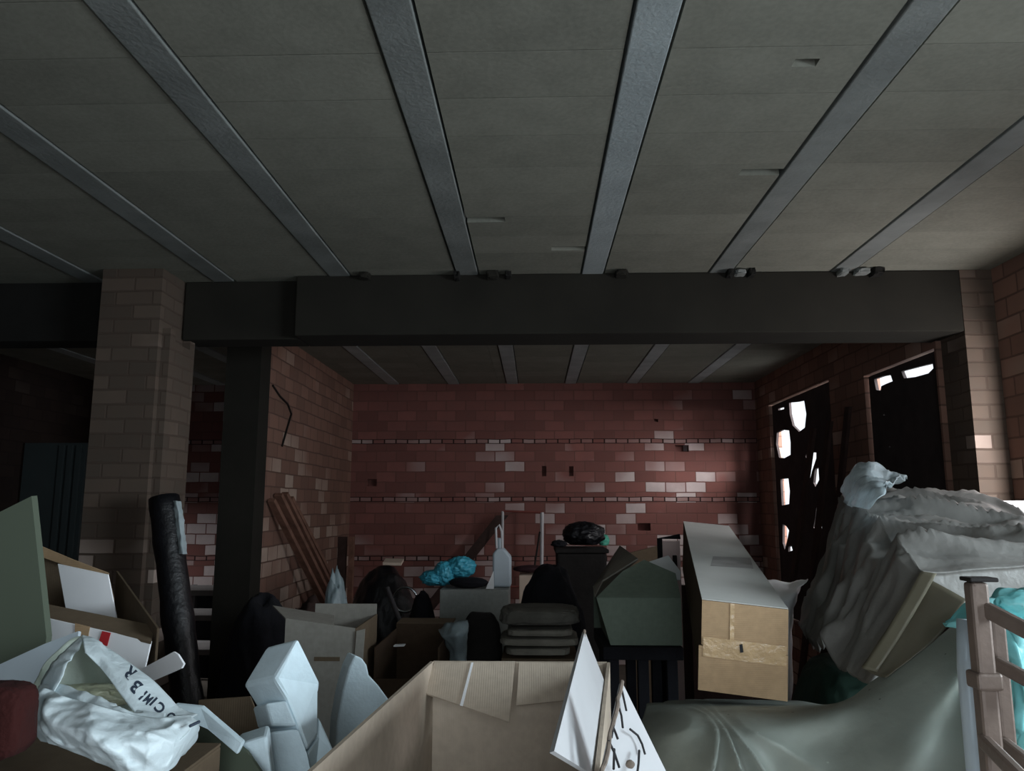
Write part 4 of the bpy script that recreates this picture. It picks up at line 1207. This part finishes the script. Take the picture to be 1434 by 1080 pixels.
def printed(ch, ox, oy, ang, sx, sy, mat):
    """one letter wrapped on the bag: ox,oy its centre, ang its turn in the photograph, sx,sy its size"""
    cu = bpy.data.curves.new('letter', 'FONT')
    cu.body = ch
    cu.align_x = 'CENTER'
    cu.align_y = 'CENTER'
    cu.resolution_u = 3
    cu.offset = .035
    to = bpy.data.objects.new('letter_tmp', cu)
    COL.objects.link(to)
    me = bpy.data.meshes.new_from_object(to.evaluated_get(bpy.context.evaluated_depsgraph_get()))
    bpy.data.objects.remove(to)
    bm = bmesh.new()
    bm.from_mesh(me)
    bmesh.ops.triangulate(bm, faces=bm.faces)
    ca, sa = math.cos(ang), math.sin(ang)
    V = []
    for v in bm.verts:
        lx, ly = v.co.x * sx, v.co.y * sy
        px = ox + lx * ca - ly * sa
        py = oy - (lx * sa + ly * ca)
        d = ray(px, py).normalized()
        h = tree.ray_cast(CAM, d)
        if h[0] is None:
            n = tree.find_nearest(P(px, py, 1.25))[0]
            hp_ = n
        else:
            hp_ = h[0]
        V.append(hp_ - d * .0016)
    Fc = [tuple(q.index for q in f.verts) for f in bm.faces]
    bm.free()
    return V, Fc


RA = math.radians(135)
for ch, ox, oy, sx, sy, mat in (('R', 183, 942, 22, 24, 'navy_print'), ('B', 191.5, 961.5, 22, 25, 'navy_print'), ('I', 201, 973.5, 18, 22, 'navy_print'), ('M', 208, 979, 12, 20, 'navy_print'),
                                ('I', 215.5, 982, 18, 20, 'navy_print'), ('C', 224.5, 991, 18, 20, 'navy_print'), ('O', 240, 1004, 15, 18, 'navy_print')):
    part(pfl, 'letter', printed(ch, ox, oy, RA, sx, sy, mat), mat)
for q in (((266, 1017), (279, 1011)), ):
    a, b = P(q[0][0], q[0][1], 1.13), P(q[1][0], q[1][1], 1.15)
    part(r, 'printed_dash', tube([a, b], .0022, 6), 'navy_print')
one('yellow_packet', blob(P(126, 970, 1.262) + Vector((.005, 0.0, -.005)), (.066, .026, .016), 6, .3, 2.6, 0, 5), 'packet', 'pale yellow packet showing inside the open white bag', 'packet', smooth=True)

# foam tray right of the bag
r = thing('foam_tray', (P(300, 1040, 1.3).x, 1.35, P(300, 1130, 1.25).z), 'shallow grey green plastic tray with white rim between bag and foam block', 'tray')
part(r, 'tray_base', panel([P(285, 1006, 1.44), P(345, 1052, 1.4), P(385, 1110, 1.37), P(230, 1110, 1.37)], .006), 'board_green')
part(r, 'tray_rim', prism([P(244, 986, 1.44), P(283, 990, 1.44), P(341, 1040, 1.4), P(332, 1058, 1.39), P(290, 1022, 1.42), P(240, 1000, 1.43)], (0, .012, .0)), 'styro', bevel=.003)
one('cardboard_sheet', panel([P(278, 981, 1.8), P(350, 976, 1.8), P(372, 1030, 1.8), P(372, 1100, 1.8), P(278, 1100, 1.8)], .006), 'card_dark', 'dark brown cardboard panel behind the foam tray rim', 'panel')

# ------------------------------------------------------------------ light
def area(name, loc, rot, sx, sy, power, col, spread=None):
    l = bpy.data.lights.new(name, 'AREA')
    l.shape = 'RECTANGLE'
    l.size, l.size_y = sx, sy
    l.energy = power
    l.color = col
    if spread:
        l.spread = spread
    o = bpy.data.objects.new(name, l)
    o.location = loc
    o.rotation_euler = rot
    COL.objects.link(o)
    return o


R90 = math.pi / 2
def aim(loc, to):
    return (Vector(to) - Vector(loc)).to_track_quat('-Z', 'Y').to_euler()


def sky_patch(name, loc, to, sx, sy, power, col, spread=math.pi):
    return area(name, loc, aim(loc, to), sx, sy, power, col, spread)


sky_patch('doorway_daylight', (.3, -1.0, 1.5), (.2, 2.0, .9), 1.5, 1.6, 25, (.84, .94, 1.0))
sky_patch('side_door_daylight', (XR + .75, .6, 2.0), (.2, 1.6, .8), 1.7, 1.3, 92, (.78, .92, 1.0), 2.4)
sky_patch('window_daylight', (XR + .6, 2.95, 2.45), (1.2, 3.2, 1.25), 1.2, .7, 52, (.95, .95, 1.0))
sky_patch('window_slant_daylight', (XR + .14, 3.3, 1.77), (XR + .14 - .6, 4.1, 1.72), .24, .55, 17, (1.0, .97, .97))
sky_patch('added_recess_light', (XL - .75, 7.2, 1.75), (-3.3, 7.85, .95), .7, .7, 60, (.95, .97, 1.0))  # lamp added outside the unseen left-wall opening, brightens the recess bricks
sky_patch('boarding_daylight', (3.6, 5.85, 2.75), (2.2, 7.2, 2.0), 1.3, 1.0, 230, (1.0, .97, .97))
sky_patch('boarding_skyglow', (XR2 + .6, 6.8, 1.7), (0, 6.8, 1.5), 1.3, 1.9, 16, (1.0, .97, .97))
sky_patch('slit_daylight', (XR2 + .6, 4.85, 2.6), (1.5, 4.85, 2.2), .9, .6, 50, (.95, .97, 1.0))

w = bpy.data.worlds.new('World')
scene.world = w
w.use_nodes = True
w.node_tree.nodes['Background'].inputs[0].default_value = (.9, .95, 1, 1)
w.node_tree.nodes['Background'].inputs[1].default_value = 1.2

cam = bpy.data.cameras.new('Camera')
cam.sensor_width = 36
cam.sensor_fit = 'HORIZONTAL'
cam.lens = 36 * F / W
cam.clip_start = 0.02
co = bpy.data.objects.new('Camera', cam)
co.location = CAM
co.rotation_euler = (R90 + TH, 0, PSI)
COL.objects.link(co)
scene.camera = co

vs = scene.view_settings
vs.view_transform = 'Standard'
vs.look = 'None'
vs.gamma = 1
vs.use_curve_mapping = False
vs.exposure = 0.0
scene.cycles.max_bounces = 8
scene.cycles.transparent_max_bounces = 12
scene.cycles.use_denoising = True
scene.cycles.sample_clamp_indirect = 4
